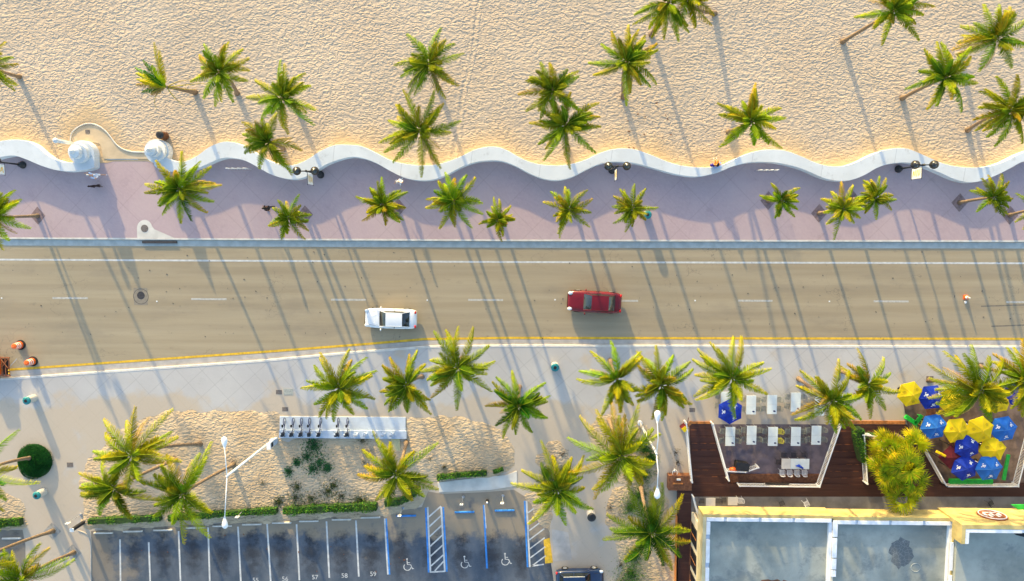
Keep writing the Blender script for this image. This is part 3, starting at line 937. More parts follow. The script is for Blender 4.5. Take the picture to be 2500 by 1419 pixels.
GB = 'tall palms on the beach sand'; GP = 'small palms along the promenade'; GZ = 'palms of the plaza and car park'
beach = [
    ((45, 187), (-32, 165), 72, 8, 'beach palm cut by the left edge, its leaning foot in the sand', [(0, .9), (45, 1), (-35, 1), (100, 1), (180, 1), (240, .9)]),
    ((578, 228), (535, 178), 72, 8.5, 'beach palm just right of the dying wind-torn palm', [(75, 1), (45, 1), (15, 1), (115, .9), (150, .9), (195, .9), (240, .9), (270, 1), (300, .95), (330, .9)]),
    ((728, 272), (690, 240), 78, 8.5, 'beach palm with long bare fronds above the palm that overhangs the wall', [(100, 1), (60, .95), (30, .8), (150, .9), (185, 1), (210, .9), (270, 1), (-20, 1), (-45, 1.15), (80, .9)]),
    ((690, 362), (657, 348), 76, 7, 'beach palm overhanging the white wall left of the twin globe lamp', [(130, 1.05), (75, .9), (160, .8), (200, .8), (0, 1), (-45, 1.1), (-60, 1.1), (240, .8), (110, .7)]),
    ((1070, 215), (1047, 157), 80, 8.5, 'upper palm of the beach pair left of centre', [(115, 1), (80, 1), (45, .9), (10, 1), (170, .95), (200, .8), (235, 1), (-75, 1), (-45, 1), (-110, .9)]),
    ((1056, 385), (1025, 320), 92, 8, 'lower palm of the beach pair left of centre, its fronds over the wall', [(105, 1), (60, 1), (40, .9), (135, .9), (165, .85), (190, 1), (0, 1), (-60, 1), (-78, 1.1), (215, 1), (235, 1)]),
    ((1356, 268), (1350, 220), 74, 8.5, 'upper palm of the beach pair in the middle of the beach', [(120, .9), (85, .8), (45, .9), (20, .8), (150, .8), (190, 1), (230, 1), (270, .9), (-30, .9), (-50, 1)]),
    ((1386, 365), (1382, 305), 82, 8, 'lower palm of the beach pair in the middle of the beach', [(95, .9), (45, 1), (25, .9), (155, .8), (185, 1), (220, .9), (-10, .9), (-50, 1.1), (265, 1.2), (245, 1.1), (125, .8)]),
    ((1522, 238), (1528, 152), 84, 8.5, 'beach palm standing alone above the double globe lamp', [(85, 1), (125, .85), (150, .8), (50, .9), (20, .9), (195, 1), (215, .9), (268, 1.1), (-50, .9), (-20, 1), (-75, .8)]),
    ((1590, 86), (1632, 8), 84, 8.5, 'beach palm at the top edge with its curved trunk running down left', [(190, .9), (215, 1), (245, .9), (-80, 1), (-60, .9), (90, 1), (140, 1), (-100, .9)]),
    ((1746, 33), (1676, -6), 78, 8.5, 'beach palm at the top edge with its trunk running down right', [(-30, .9), (-60, 1), (-100, .9), (0, .6), (90, 1), (150, .9), (45, .8)]),
    ((1778, 322), (1834, 298), 82, 7.5, 'beach palm behind the woman sitting on the wall', [(97, 1.05), (120, .6), (155, 1), (170, .6), (35, .9), (5, .95), (-50, 1.1), (225, 1), (210, .8), (-75, .6), (75, .6)]),
    ((2057, 102), (2180, 28), 82, 9, 'beach palm with the longest bare trunk, crown at the top edge', [(195, 1), (210, .6), (245, .9), (-45, 1), (-20, .7), (20, 1), (45, .9), (90, .9), (135, .9), (0, .8)]),
    ((2345, 133), (2432, 95), 80, 8.5, 'rightmost palm of the two uppermost beach palms at the right edge', [(165, .95), (185, 1.1), (125, .95), (100, .85), (60, .9), (20, .9), (-15, .9), (-60, .9), (240, .9), (215, 1)]),
    ((2203, 240), (2308, 190), 84, 8.8, 'beach palm with a thick orange-brown trunk leaning right, below the top right one', [(170, .7), (190, 1), (120, .9), (90, .9), (60, .95), (30, .8), (0, .7), (-50, 1), (245, .9), (-20, .9), (145, .9)]),
    ((2363, 318), (2466, 268), 84, 8.8, 'lowest beach palm at the right edge, its foot above the wall', [(145, .8), (110, .9), (80, .9), (170, .8), (195, .9), (225, .8), (265, .95), (-60, .9), (-20, .8), (20, .8)]),
]
for i, (bs, cr, r, h, lab, an) in enumerate(beach):
    palm(bs, cr, r, h, lab, GB, .12, i + 1, .50, angs=an, n=(4, 0, 0), dead=1)

promp = [
    ((466, 468), (440, 462), 86, 5.2, 'large green promenade palm beside the beach entrance', [(160, .7), (125, .9), (100, .5), (75, .95), (50, .9), (25, 1), (0, 1.05), (-35, .9), (-55, .9), (-80, .9), (185, 1), (235, .8), (205, .7)], .32),
    ((745, 524), (706, 534), 56, 4.8, 'small promenade palm below the twin globe lamp left of centre', [(70, 1.05), (110, .8), (140, .8), (190, .9), (215, .9), (-20, .9), (-60, 1), (35, .5), (250, .6)], .35),
    ((972, 507), (936, 500), 60, 5, 'yellowish promenade palm below the person in white', [(95, 1), (125, .8), (170, 1), (30, 1), (45, .8), (225, 1), (-40, .9), (-60, .9), (200, .7), (-10, .5)], .75),
    ((1122, 494), (1109, 490), 68, 5.2, 'dark green promenade palm in the middle of the promenade', [(100, 1), (70, .9), (35, 1), (0, .9), (-30, 1), (-70, 1.05), (250, 1), (205, 1), (170, .9), (140, .8), (185, .7)], .28),
    ((1224, 534), (1215, 536), 46, 4.2, 'smallest promenade palm right of the dark green one', [(100, 1.1), (75, 1), (35, .9), (0, .8), (-90, 1.1), (190, .9), (150, .6), (-50, .5), (220, .6)], .6),
    ((1404, 513), (1389, 512), 58, 5, 'promenade palm below the globe lamp in the middle', [(100, .9), (125, 1), (165, 1), (60, 1), (10, 1), (-45, 1), (240, 1.1), (-110, 1), (205, .6)], .4),
    ((1522, 502), (1545, 508), 54, 4.8, 'promenade palm beside the teal-lidded bin', [(90, 1), (120, .9), (150, .9), (60, .9), (-5, 1), (230, 1), (265, 1), (-50, .7), (185, .5)], .6),
    ((1876, 490), (1907, 490), 48, 5, 'small promenade palm between the white bike rack and the street', [(110, .9), (45, 1), (175, 1), (-60, 1), (-30, .8), (255, .7), (10, .7), (140, .5)], .3),
    ((2000, 521), (2058, 510), 58, 5.2, 'left one of the two touching promenade palms at the right', [(105, 1), (75, .9), (150, .9), (10, 1), (-25, .7), (245, 1.2), (-55, .7), (190, .7), (35, 1)], .6),
    ((2080, 486), (2136, 484), 52, 5.2, 'right one of the two touching promenade palms at the right', [(115, .9), (80, .9), (50, 1), (-20, .9), (-85, .9), (195, .9), (170, .8), (10, .7), (230, .7)], .5),
    ((2343, 495), (2424, 482), 54, 5.2, 'promenade palm with a curved bare trunk below the yellow banner', [(95, .9), (125, .9), (60, 1), (-15, .9), (-60, .9), (215, .8), (160, .7), (35, .6)], .35),
    ((2466, 526), (2532, 512), 54, 5.2, 'promenade palm mostly beyond the right edge, trunk in its grate', [(140, 1), (200, 1), (240, 1), (90, 1), (0, 1), (300, 1)], .4),
    ((92, 527), (-12, 530), 76, 5.2, 'promenade palm at the left edge with a long bare trunk and grate', [(65, 1), (30, .9), (0, .6), (-20, 1), (-75, 1), (100, .9), (180, 1), (240, 1), (45, .8)], .4),
]
for i, (bs, cr, r, h, lab, an, yl) in enumerate(promp):
    palm(bs, cr, r, h, lab, GP, .15, i + 40, yl, angs=an, n=(4, 0, 0), dead=1 if i % 3 == 0 else 0)
    b = MB(); g = P(bs[0], bs[1], .157)
    s_ = .72
    o = None
    b.sheet([(g.x - s_, g.y, .157), (g.x, g.y - s_ * 1.15, .157), (g.x + s_, g.y, .157), (g.x, g.y + s_ * 1.15, .157)])
    b.build('tree_grate', M['grate'], prom)

plz = [
    ((862, 925), (828, 948), 92, 8, 'plaza palm standing above the row of rental bikes', [(105,1),(84,1),(62,1.05),(35,1),(15,.9),(-8,.92),(-36,.85),(-72,.72),(-105,.85),(-135,.75),(166,.92),(152,.85),(125,.88)], .5),
    ((1030, 920), (994, 940), 84, 8, 'left one of the two touching plaza palms below the white car', [(80,.98),(123,.85),(152,.85),(168,.65),(213,.8),(248,.85),(-82,.8),(-54,1),(53,.75),(-40,.8)], .45),
    ((1128, 875), (1118, 898), 96, 8.5, 'right one of the two touching plaza palms below the white car', [(122,1),(102,1),(94,.95),(55,1.02),(30,.9),(-3,.9),(-32,.95),(-87,1.02),(-121,.95),(208,.8),(190,.78),(158,.68)], .45),
    ((1268, 945), (1266, 990), 82, 8, 'plaza palm left of the lone round bin', [(98,1),(52,.95),(12,.88),(-10,.8),(-33,.85),(-74,.9),(-105,.85),(145,.95),(172,.9),(232,1),(116,1)], .32),
    ((1490, 880), (1506, 925), 88, 8.5, 'left one of the two touching plaza palms below the red car', [(123,1),(88,.98),(60,.92),(40,.88),(163,.98),(195,1),(248,1),(-85,.85),(-35,.7),(-62,.85)], .5),
    ((1580, 905), (1614, 940), 90, 8, 'right one of the two touching plaza palms below the red car', [(103,1),(125,1.05),(77,.8),(47,.95),(17,.9),(-20,.8),(-45,.9),(-77,.9),(220,.7),(192,.7),(153,.75),(-92,.9)], .38),
    ((1725, 880), (1787, 922), 94, 8.5, 'plaza palm over the lone dark blue umbrella', [(99,1),(120,1),(69,1),(33,.9),(10,.9),(-25,.9),(-93,1.0),(225,1),(197,1.02),(167,1.02),(152,1.08)], .5),
    ((1950, 925), (2030, 978), 90, 8, 'plaza palm over the top right tables of the sunken patio', [(83,1.05),(117,.7),(136,1.05),(160,.95),(190,1),(223,1),(-92,.9),(-53,.9),(-20,.85),(4,.85),(45,.85)], .45),
    ((2052, 905), (2118, 938), 72, 7.5, 'slimmer plaza palm left of the umbrellas', [(101,1.15),(128,.85),(43,1),(8,.8),(-25,.95),(-54,.95),(-82,1.05),(-118,.55),(155,.95)], .5),
    ((2268, 928), (2392, 952), 108, 8, 'big plaza palm spreading over the yellow umbrellas', [(129,1.05),(112,.95),(165,1.2),(177,1.02),(183,.98),(212,.95),(234,.85),(-77,.7),(-40,.65),(18,.9),(79,.7),(46,.75)], .6),
    ((2392, 895), (2500, 925), 84, 8, 'plaza palm at the right edge over the umbrellas', [(140,1),(115,.9),(95,1),(190,.9),(215,.8),(260,1),(165,.6),(0,1),(45,1),(-45,1)], .5),
    ((1487, 1025), (1518, 1112), 116, 9, 'large yellow-green palm beside the tall double lamp left of the deck', [(106,1.12),(118,1),(75,1.05),(40,.85),(151,1.12),(170,1.1),(205,1.12),(229,1),(253,.8),(-67,.65),(-48,.7),(-25,.65),(38,.8),(90,.8)], .6),
    ((1352, 1120), (1360, 1196), 98, 8.5, 'palm between the car park hatching and the path', [(101,1.2),(147,.9),(169,1.12),(240,1.02),(-84,.9),(-36,.95),(-5,.65),(40,1.02),(60,.8),(87,.8),(215,.65)], .42),
    ((1565, 1190), (1590, 1300), 112, 8.5, 'dark palm next to the left wall of the restaurant', [(119,1.12),(68,1.02),(41,1),(166,.95),(184,1),(232,.8),(-51,.85),(-67,.75),(-20,.85),(11,.8),(87,.85),(145,.55)], .3),
    ((992, 1080), (967, 1158), 104, 8.5, 'palm below the right end of the bike station', [(116,1.05),(140,.9),(105,.7),(62,.65),(39,1.18),(192,.85),(176,.75),(234,.8),(-66,.7),(-17,1.02),(-2,.8)], .5),
    ((492, 1085), (324, 1112), 116, 9.5, 'topmost of the three palms on the sand bed, trunk foot far right', [(117,.95),(85,.95),(47,1.28),(8,1.02),(152,.75),(185,.8),(-85,.65),(230,.75),(25,.7),(-25,.6)], .5),
    ((430, 1122), (281, 1192), 100, 9.5, 'leftmost of the three palms on the sand bed', [(152,.85),(172,.9),(200,.8),(230,.8),(-68,.7),(-12,1.1),(146,.55),(90,.5),(215,.6)], .42),
    ((572, 1134), (446, 1206), 112, 9, 'palm on the sand bed nearest the tall double lamp', [(105,.9),(52,1.2),(155,.75),(140,.65),(-82,1.12),(-62,1.05),(200,.65),(-20,.65),(60,.95)], .45),
    ((180, 1350), (56, 1411), 104, 8.5, 'palm in the bottom left corner, foot in a grey grate', [(74,.9),(55,1),(26,1.12),(6,1.2),(130,.8),(160,.9),(200,1),(250,1),(-60,1)], .5),
    ((130, 1297), (-72, 1378), 100, 9.5, 'palm whose long dark trunk runs out at the lower left edge', None, .4),
    ((76, 1118), (-48, 1152), 112, 9.5, 'palm cut by the left edge, rising out of the round green shrub', [(52,1.15),(-15,1.3),(0,.7),(90,1),(140,1),(180,1),(230,1),(-60,1),(-35,.8)], .25),
]
for i, (bs, cr, r, h, lab, an, yl) in enumerate(plz):
    palm(bs, cr, r, h, lab, GZ, .15, i + 80, yl, n=(4, 9, 6), dead=2 if i % 2 else 1, angs=an)
for x, y in ((128, 1297), (178, 1350)):
    b = MB(); g = P(x, y, .157); s_ = .85
    b.sheet([(g.x - s_, g.y, .157), (g.x, g.y - s_, .157), (g.x + s_, g.y, .157), (g.x, g.y + s_, .157)]); b.build('tree_grate', M['grateg'], plaza)
for x, y in ((1262, 1166),):
    pass

# the wind-torn palm
rng = random.Random(5)
B = P(476, 225, .12); t = thing('palm_tree', 'dying wind-torn palm with one bright upright frond and bare hanging stalks', 'palm tree', B, 0, GB)
Cc = P(405, 212, 7.5) - B
mb = MB(); mb.tube([Vector((0, 0, -.1)), Cc * .25 + Vector((0, 0, -.2)), Cc * .6, Cc * .85, Cc], [.27, .18, .15, .13, .11], 10); mb.build('trunk', M['trunk'], t, smooth=True)
cr = MB()
for az, L, e0, e1, g in ((97, 3.4, .5, -.1, YE[2]), (90, 2.8, .6, -.1, YE[2]), (148, 2.9, .4, -.5, GR[2]), (128, 2.6, .5, -.3, GR[1]), (165, 2.7, .2, -.6, YE[1]), (175, 2.6, .3, -.6, DR[0]), (188, 2.4, .1, -.7, GR[1]), (155, 2.3, .7, 0, YE[1]), (140, 1.9, .9, .2, GR[1]), (110, 1.9, .9, .3, YE[0]), (200, 1.6, .2, -.8, DR[1]), (168, 2.0, .5, -.3, YE[2])):
    frond(cr, rng, Cc, math.radians(az), e0, e1, L, mixc(g, GR[1], .25), g, width=.5, leaf=34, lw=.06)
cr.build('crown', M['leaf'], t)
dm = MB()
for az, L, e1, curl in ((200, 2.6, -1.2, 1.3), (-10, 2.2, -.9, .3), (30, 2.0, -.8, -.4), (-60, 1.9, -1.2, .3), (5, 3.2, -1.0, .2)):
    frond(dm, rng, Cc - Vector((0, 0, .2)), math.radians(az), 0.1, e1, L, DR[1], DR[0], width=.13, leaf=14, side_curl=curl, lw=.04)
dm.build('dry_frond', M['dry'], t)

# fan palm clump in the restaurant planter


def fan_palm(px, py, h, rr, label, seed, yl):
    rng = random.Random(seed)
    C0 = P(px, py, h + .75); B = Vector((C0.x, C0.y, .7))
    t = thing('fan_palm', label, 'palm tree', B, 0, 'fan palms in the restaurant planter')
    mb = MB(); mb.tube([(0, 0, -.1), (.05, 0, h * .5), (0, 0, h)], [.16, .13, .12], 10); mb.build('trunk', M['trunk'], t, smooth=True)
    cr = MB()
    for i in range(19):
        az = rng.random() * 6.28; e = rng.uniform(-.75, 1.3); L = rr * rng.uniform(.3, .62)
        d = Vector((math.cos(az) * math.cos(e), math.sin(az) * math.cos(e), math.sin(e)))
        o = Vector((0, 0, h)); tip = o + d * L
        y_ = yl + rng.uniform(-.35, .4)
        c1 = mixc(rng.choice(GR), rng.choice(YE), y_)
        cr.tube([o, tip], .018, 4, (*mixc(c1, YE[0], .4), 1), cap=False)
        sd = d.cross(Vector((0, 0, 1))); sd.normalize() if sd.length > .05 else None
        up = sd.cross(d).normalized(); fr = rr * rng.uniform(.55, .75)
        tiltv = (d - up * rng.uniform(.0, .9)).normalized()
        K = 17
        for k in range(K):
            a = -1.75 + 3.5 * k / (K - 1) + rng.uniform(-.05, .05)
            v = (tiltv * math.cos(a) + sd * math.sin(a)).normalized()
            l = fr * (.75 + .25 * math.cos(a)) * rng.uniform(.85, 1.1)
            m1 = tip + v * l * .6; m2 = m1 + (v - Vector((0, 0, .45))).normalized() * l * .45
            w = v.cross(tiltv.cross(sd)).normalized() * .045
            n0 = len(cr.v); col = mixc(c1, (.60, .36, .02) if rng.random() < .35 else YE[rng.randrange(3)], rng.random() * .6)
            cr.v.extend([tuple(tip - w * .3), tuple(tip + w * .3), tuple(m1 + w), tuple(m1 - w), tuple(m2)])
            cr.f.extend([(n0, n0 + 1, n0 + 2, n0 + 3), (n0 + 3, n0 + 2, n0 + 4)])
            cr.c.extend([(*c1, 1)] * 2 + [(*col, 1)] * 3)
    cr.build('crown', M['leaf'], t)


fan_palm(2166, 1092, 3.2, 1.55, 'upper left fan palm of the clump beside the white railing', 3, .5)
fan_palm(2228, 1084, 2.8, 1.6, 'upper right fan palm of the clump beside the umbrellas', 4, .55)
fan_palm(2164, 1148, 3.6, 1.55, 'left middle fan palm of the planter clump', 5, .45)
fan_palm(2210, 1132, 4.4, 1.8, 'tallest fan palm in the middle of the planter clump', 6, .35)
fan_palm(2228, 1170, 3.4, 1.6, 'right lower fan palm of the planter clump', 8, .3)
fan_palm(2196, 1212, 3.2, 1.65, 'lowest fan palm of the clump reaching the yellow facade', 7, .3)


# ---------------------------------------------------------------- shrubs, hedges and weeds
def leaves(mb, rng, sampler, n, size, cols):
    for _ in range(n):
        p, nn = sampler(rng)
        d = (Vector((rng.gauss(0, 1), rng.gauss(0, 1), rng.gauss(0, .6))) + nn * .9).normalized()
        a = d.orthogonal().normalized(); b_ = d.cross(a)
        th = rng.random() * 6.28; a, b_ = a * math.cos(th) + b_ * math.sin(th), b_ * math.cos(th) - a * math.sin(th)
        s_ = size * rng.uniform(.6, 1.3); col = rng.choice(cols); k = rng.uniform(.75, 1.25)
        n0 = len(mb.v)
        mb.v.extend([tuple(p - a * s_), tuple(p - b_ * s_ * .45), tuple(p + a * s_), tuple(p + b_ * s_ * .45)])
        mb.f.append((n0, n0 + 1, n0 + 2, n0 + 3)); mb.c.extend([(*[q * k for q in col], 1)] * 4)


GH = 'clipped hedges along the car park'
HC = [(.04, .16, .02), (.06, .22, .02), (.16, .26, .02), (.03, .11, .02), (.10, .24, .02)]


def hedge(line, w_px, h, label, cols=HC, group=GH, z0=.2):
    pts = [P(x, y, z0 + h) for x, y in line]
    loc = Vector((pts[0].x, pts[0].y, .15)); rng = random.Random(int(line[0][0]))
    t = thing('hedge', label, 'hedge', loc, 0, group)
    mb = MB(); w = w_px * PXM() / 2
    core = MB()
    seg = [(pts[i], pts[i + 1]) for i in range(len(pts) - 1)]; tot = sum((b - a).length for a, b in seg)

    def smp(rng):
        r = rng.random() * tot
        for a, b in seg:
            l = (b - a).length
            if r <= l: break
            r -= l
        d = (b - a).normalized(); s_ = Vector((-d.y, d.x, 0)); p = a.lerp(b, min(1, r / l))
        wv = w * (1 + .6 * noise.noise((p.x * 1.2, p.y * 1.2, 2)))
        hh = h * (1 + .45 * noise.noise((p.x * .9, p.y * .9, 7)))
        f = rng.random()
        if f < .6:
            u = rng.uniform(-1, 1); return p + s_ * u * wv + Vector((0, 0, hh - h - .1 * abs(u) + rng.uniform(-.08, .05))), Vector((0, 0, 1))
        sg = rng.choice((-1, 1)); return p + s_ * sg * wv * rng.uniform(.85, 1.05) - Vector((0, 0, rng.random() * h)), s_ * sg
    leaves(mb, rng, smp, int(tot * w * 2 * 420), .075, cols)
    mb.build('foliage', M['shrub'], t, org=loc)
    for a, b in seg:
        d = (b - a).normalized(); s_ = Vector((-d.y, d.x, 0)) * w * .85
        core.prism([a - s_, b - s_, b + s_, a + s_], .1, z0 + h - .1)
    core.c = []
    core.build('branch_core', simple('hedge_core', (.03, .06, .015), .95, .3, 6), t, org=loc)


hedge([(212, 1276), (300, 1272), (388, 1268)], 15, .7, 'dark green clipped hedge at the left end of the car park')
hedge([(408, 1268), (480, 1262), (560, 1256), (674, 1249)], 15, .7, 'middle clipped hedge, crossed by the double lamp head')
hedge([(690, 1250), (800, 1244), (918, 1240)], 19, .8, 'clipped hedge above stalls 57 to 59')
hedge([(938, 1232), (975, 1228), (1005, 1210), (1020, 1195)], 18, .8, 'curved dark hedge under the palm beside the blue wheel stop')
hedge([(1066, 1168), (1120, 1162), (1188, 1157)], 13, .5, 'short yellow-green hedge right of the bike station sand')
hedge([(1204, 1154), (1228, 1147)], 10, .4, 'tiny shrub patch at the right tip of the sand bed')
hedge([(-60, 1284), (48, 1276)], 20, .5, 'green shrub row at the left edge above the small car park')
hedge([(2103, 1050), (2103, 1075), (2108, 1105), (2114, 1130)], 20, .9, 'leafy green hedge left of the white railing by the fan palms', group=None, z0=.7)
hedge([(2128, 1068), (2150, 1074)], 18, .6, 'green shrub enclosed by the white railing beside the fan palms', group=None, z0=.7)


def patch(name, label, blobs, n, size, cols, h=.12, z0=.22):
    rng = random.Random(n)
    mb = MB()

    def smp(rng):
        x, y, r = rng.choice(blobs)
        a = rng.random() * 6.28; q = abs(rng.gauss(0, .75)) * r
        p = P(x + q * math.cos(a), y + q * math.sin(a), z0 + rng.random() * h)
        return p, Vector((0, 0, 1))
    leaves(mb, rng, smp, n, size, cols)
    o = mb.build(name, M['shrub']); o['label'] = label; o['category'] = 'ground plants'; o['kind'] = 'stuff'
    return o


WC = [(.03, .16, .05), (.03, .12, .05), (.06, .2, .05), (.07, .14, .05)]
patch('weeds', 'dark green weeds creeping over the sand bed below the bikes', [(765, 1090, 22), (750, 1115, 16), (780, 1130, 20), (762, 1145, 16), (725, 1130, 8), (800, 1142, 9), (705, 1150, 9)], 6000, .085, WC)
patch('weeds', 'low olive weeds along the upper side of the hedge', [(720, 1215, 22), (760, 1218, 22), (800, 1200, 22), (835, 1210, 18), (815, 1185, 14), (725, 1190, 12), (880, 1222, 18), (680, 1225, 12)], 6500, .075, [(.05, .09, .03), (.1, .1, .04), (.06, .12, .03), (.18, .16, .06)])
patch('weeds', 'sparse weeds at the foot of the palm by the bike station', [(885, 1075, 10), (900, 1110, 18), (1050, 1120, 14), (1085, 1140, 8), (890, 1130, 14), (640, 1180, 10), (600, 1125, 12), (610, 1250, 14), (575, 1130, 14)], 2200, .055, [(.14, .13, .07), (.08, .1, .05), (.2, .17, .09)])
patch('grass', 'rough green grass under the palms left of the restaurant', [(1540, 1400, 34), (1550, 1360, 26), (1530, 1430, 30), (1560, 1210, 30), (1540, 1240, 26), (1585, 1250, 22), (1575, 1100, 16), (1590, 1120, 12), (1570, 1160, 20), (1380, 1150, 12), (1370, 1165, 12), (1335, 1155, 10), (1560, 1440, 30)], 21000, .055, [(.05, .16, .02), (.08, .2, .03), (.12, .2, .04), (.04, .1, .02)], .15)
patch('leaf_litter', 'scattered dark litter on the sand and paving beside the deck', [(1650, 1105, 12), (1655, 1130, 10), (1505, 1265, 22), (1490, 1240, 10), (1515, 1380, 8), (1540, 1340, 10), (1372, 1110, 10), (1480, 1050, 8), (1620, 1380, 16)], 900, .05, [(.06, .05, .03), (.12, .09, .05)], .04, .2)

# round trimmed shrub
rng = random.Random(3)
cs_ = P(86, 1125, .15); t = thing('round_shrub', 'round dark green trimmed shrub on the left of the plaza', 'shrub', cs_)
mb = MB(); core = MB(); R = 46 * PXM(); core.ball((0, 0, 0), R * .96, 28, 12, .35); core.v = [v for v in core.v]
core.build('branch_core', simple('shrub_core', (.008, .045, .010), .95, .3, 8), t, smooth=True)


def smp(rng):
    a = rng.random() * 6.28; q = math.sqrt(rng.random())
    rr = R * (1 + .05 * math.sin(a * 3 + 1) + .04 * math.sin(a * 2)); z = .36 * R * math.sqrt(max(0, 1 - q * q))
    return Vector((q * rr * math.cos(a), q * rr * math.sin(a), z + rng.uniform(-.03, .05))), Vector((0, 0, 1))


leaves(mb, rng, smp, 9000, .045, [(.010, .085, .012), (.014, .11, .014), (.008, .06, .01)])
mb.build('foliage', M['shrub'], t)


# ---------------------------------------------------------------- lamps
def globe_lamp(bx, by, label, banner=True):
    loc = P(bx, by, .15)
    t = thing('street_lamp', label, 'street lamp', loc, 0, 'black twin globe lamps on the promenade')
    mb = MB(); mb.lathe([(.33, 0), (.33, .08), (.24, .16), (.2, .5), (.12, .62)], n=20); mb.build('base', M['black'], t, smooth=True)
    mb = MB(); mb.tube([(0, 0, .5), (0, 0, 4.15)], [.085, .065], 10); mb.build('pole', M['black'], t, smooth=True)
    mb = MB(); mb.tube([(-.8, 0, 4.1), (-.4, 0, 4.2), (0, 0, 4.15), (.4, 0, 4.2), (.8, 0, 4.1)], .05, 8); mb.lathe([(.1, 4.1), (.1, 4.3), (.02, 4.4)]); mb.build('crossbar', M['black'], t)
    for s_ in (-1, 1):
        mb = MB(); mb.lathe([(.08, 4.08), (.30, 4.14), (.36, 4.32), (.33, 4.5), (.2, 4.64), (.07, 4.7), (.03, 4.78)], (s_ * .76, 0, 0), 22); mb.build('globe', M['globe'], t, smooth=True)
    if banner:
        mb = MB()
        for z in (2.35, 3.95): mb.tube([(0, 0, z), (0, -1.15, z)], .025, 6)
        mb.build('banner_arm', M['black'], t)
        mb = MB(); mb.box((0.0, -.62, 3.15), (.012, .86, 1.55)); bn = mb.build('banner', M['sign'], t)
        mb = MB()
        for k, (y, z, l) in enumerate(((-.45, 3.65, .3), (-.7, 3.6, .2), (-.6, 3.4, .55), (-.5, 3.2, .3), (-.78, 3.15, .22), (-.6, 2.95, .5), (-.6, 2.75, .35), (-.65, 2.6, .5))):
            for sx in (-1, 1): mb.box((sx * .009, y, z), (.004, l, .09), 0, ('X', .2 if k % 2 else -.15))
        mb.build('banner_print', M['signy'], bn)
    return t


globe_lamp(783, 427, 'black twin globe lamp left of centre with a thin white banner')
globe_lamp(56, 403, 'black twin globe lamp at the left edge of the promenade')
globe_lamp(1494, 416, 'black twin globe lamp at the middle of the wavy wall')
globe_lamp(2193, 413, 'black twin globe lamp at the right with a white and yellow banner')


def tall_lamp(bx, by, cx, cy, h, label, L1, L2):
    loc = P(bx, by, .2); top = P(cx, cy, .2 + h) - loc
    t = thing('parking_lamp', label, 'lamp post', loc, 0, 'tall white double lamps of the car park')
    mb = MB(); mb.lathe([(.22, 0), (.22, .3), (.14, .35)]); mb.build('base', M['wmetal'], t)
    mb = MB(); mb.tube([(0, 0, .2), top * .5, top], [.12, .10, .085], 10); mb.build('pole', M['wmetal'], t, smooth=True)
    for s_, L in ((1, L1), (-1, L2)):
        e = P(cx, cy - s_ * L, .2 + h) - loc + Vector((0, 0, .35))
        m = (top + e) / 2 + Vector((.07, 0, .12))
        mb = MB(); mb.tube([top - Vector((0, 0, .1)), m, e], [.045, .04, .035], 8); mb.build('arm', M['wmetal'], t, smooth=True)
        mb = MB()
        for i, (y, w, hh) in enumerate(((-.1, .06, .06), (.15, .14, .1), (.45, .24, .15), (.75, .27, .16), (.92, .2, .12), (1.0, .06, .05))):
            pass
        prof = ((-.1, .05, .05), (.15, .12, .09), (.42, .22, .14), (.68, .26, .15), (.85, .19, .11), (.93, .05, .04))
        N = 12; vs = []; fs = []
        for y, w, hh in prof:
            for k in range(N):
                a = 2 * PI * k / N; vs.append(e + Vector((w * math.cos(a), s_ * y, hh * math.sin(a))))
        for i in range(len(prof) - 1):
            for k in range(N):
                a = i * N + k; b_ = i * N + (k + 1) % N; fs.append((a, b_, b_ + N, a + N))
        fs.append(tuple(range(N))); fs.append(tuple((len(prof) - 1) * N + k for k in range(N)))
        mb.add(vs, fs); mb.build('lamp_head', M['wmetal'], t, smooth=True)


tall_lamp(666, 1075, 553, 1163, 9.6, 'tall white double lamp leaning over the sand bed, pole foot at the bike station', 72, 96)
tall_lamp(1562, 1032, 1603, 1108, 9.6, 'tall white double lamp left of the restaurant deck', 80, 78)

# white shower post
loc = P(178, 351, .15); t = thing('shower_post', 'white shower post with a ball top left of the entrance tower', 'shower post', loc)
mb = MB(); mb.tube([(0, 0, 0), (0, 0, 2.3)], .16, 14); mb.build('post', M['wall'], t, smooth=True)
mb = MB(); mb.ball((0, 0, 2.4), .24, 16, 10); mb.build('ball_top', M['wall'], t, smooth=True)


def bin_(px, py, label, top, body, h=.95, r=.36, slats=False):
    loc = P(px, py, .15)
    t = thing('litter_bin', label, 'litter bin', loc, 0, 'round litter bins')
    mb = MB()
    if slats:
        for k in range(20):
            a = 2 * PI * k / 20; mb.box((math.cos(a) * r, math.sin(a) * r, h * .48), (.03, .075, h * .9), a)
        mb.lathe([(r * .85, .02), (r * .85, h * .9)], n=18)
    else: mb.lathe([(r * .95, 0), (r, .06), (r, h * .85), (r * .95, h * .9)], n=24)
    mb.build('body', M[body], t)
    mb = MB(); mb.lathe([(r * 1.02, h * .86), (r * 1.04, h * .94), (r * .8, h * 1.02), (r * .45, h * 1.04)], n=24)
    lid = mb.build('lid', M[top], t, smooth=False)
    mb = MB(); mb.lathe([(r * .42, h * 1.035), (r * .42, h * 1.05)], n=16); mb.build('opening', M['dark'], lid)


bin_(84, 972, 'pale teal-lidded bin at the left edge of the plaza, above the green shrub', 'teal', 'pebble', 1.15)
bin_(108, 1200, 'pale round bin with teal lid below the round green shrub', 'teal', 'pebble', 1.15)
bin_(1354.5, 893, 'teal-lidded bin standing alone on the plaza below the street', 'teal', 'pebble')
bin_(1577, 525, 'teal-lidded bin half hidden under a promenade palm', 'teal', 'pebble')
bin_(1442, 1252, 'black-lidded bin on the path right of the car park', 'black', 'slabw', 1.2, .38)
bin_(404, 333, 'brown slatted bin with black top on the sand behind the right entrance tower', 'black', 'brown', 1.1, .34, True)


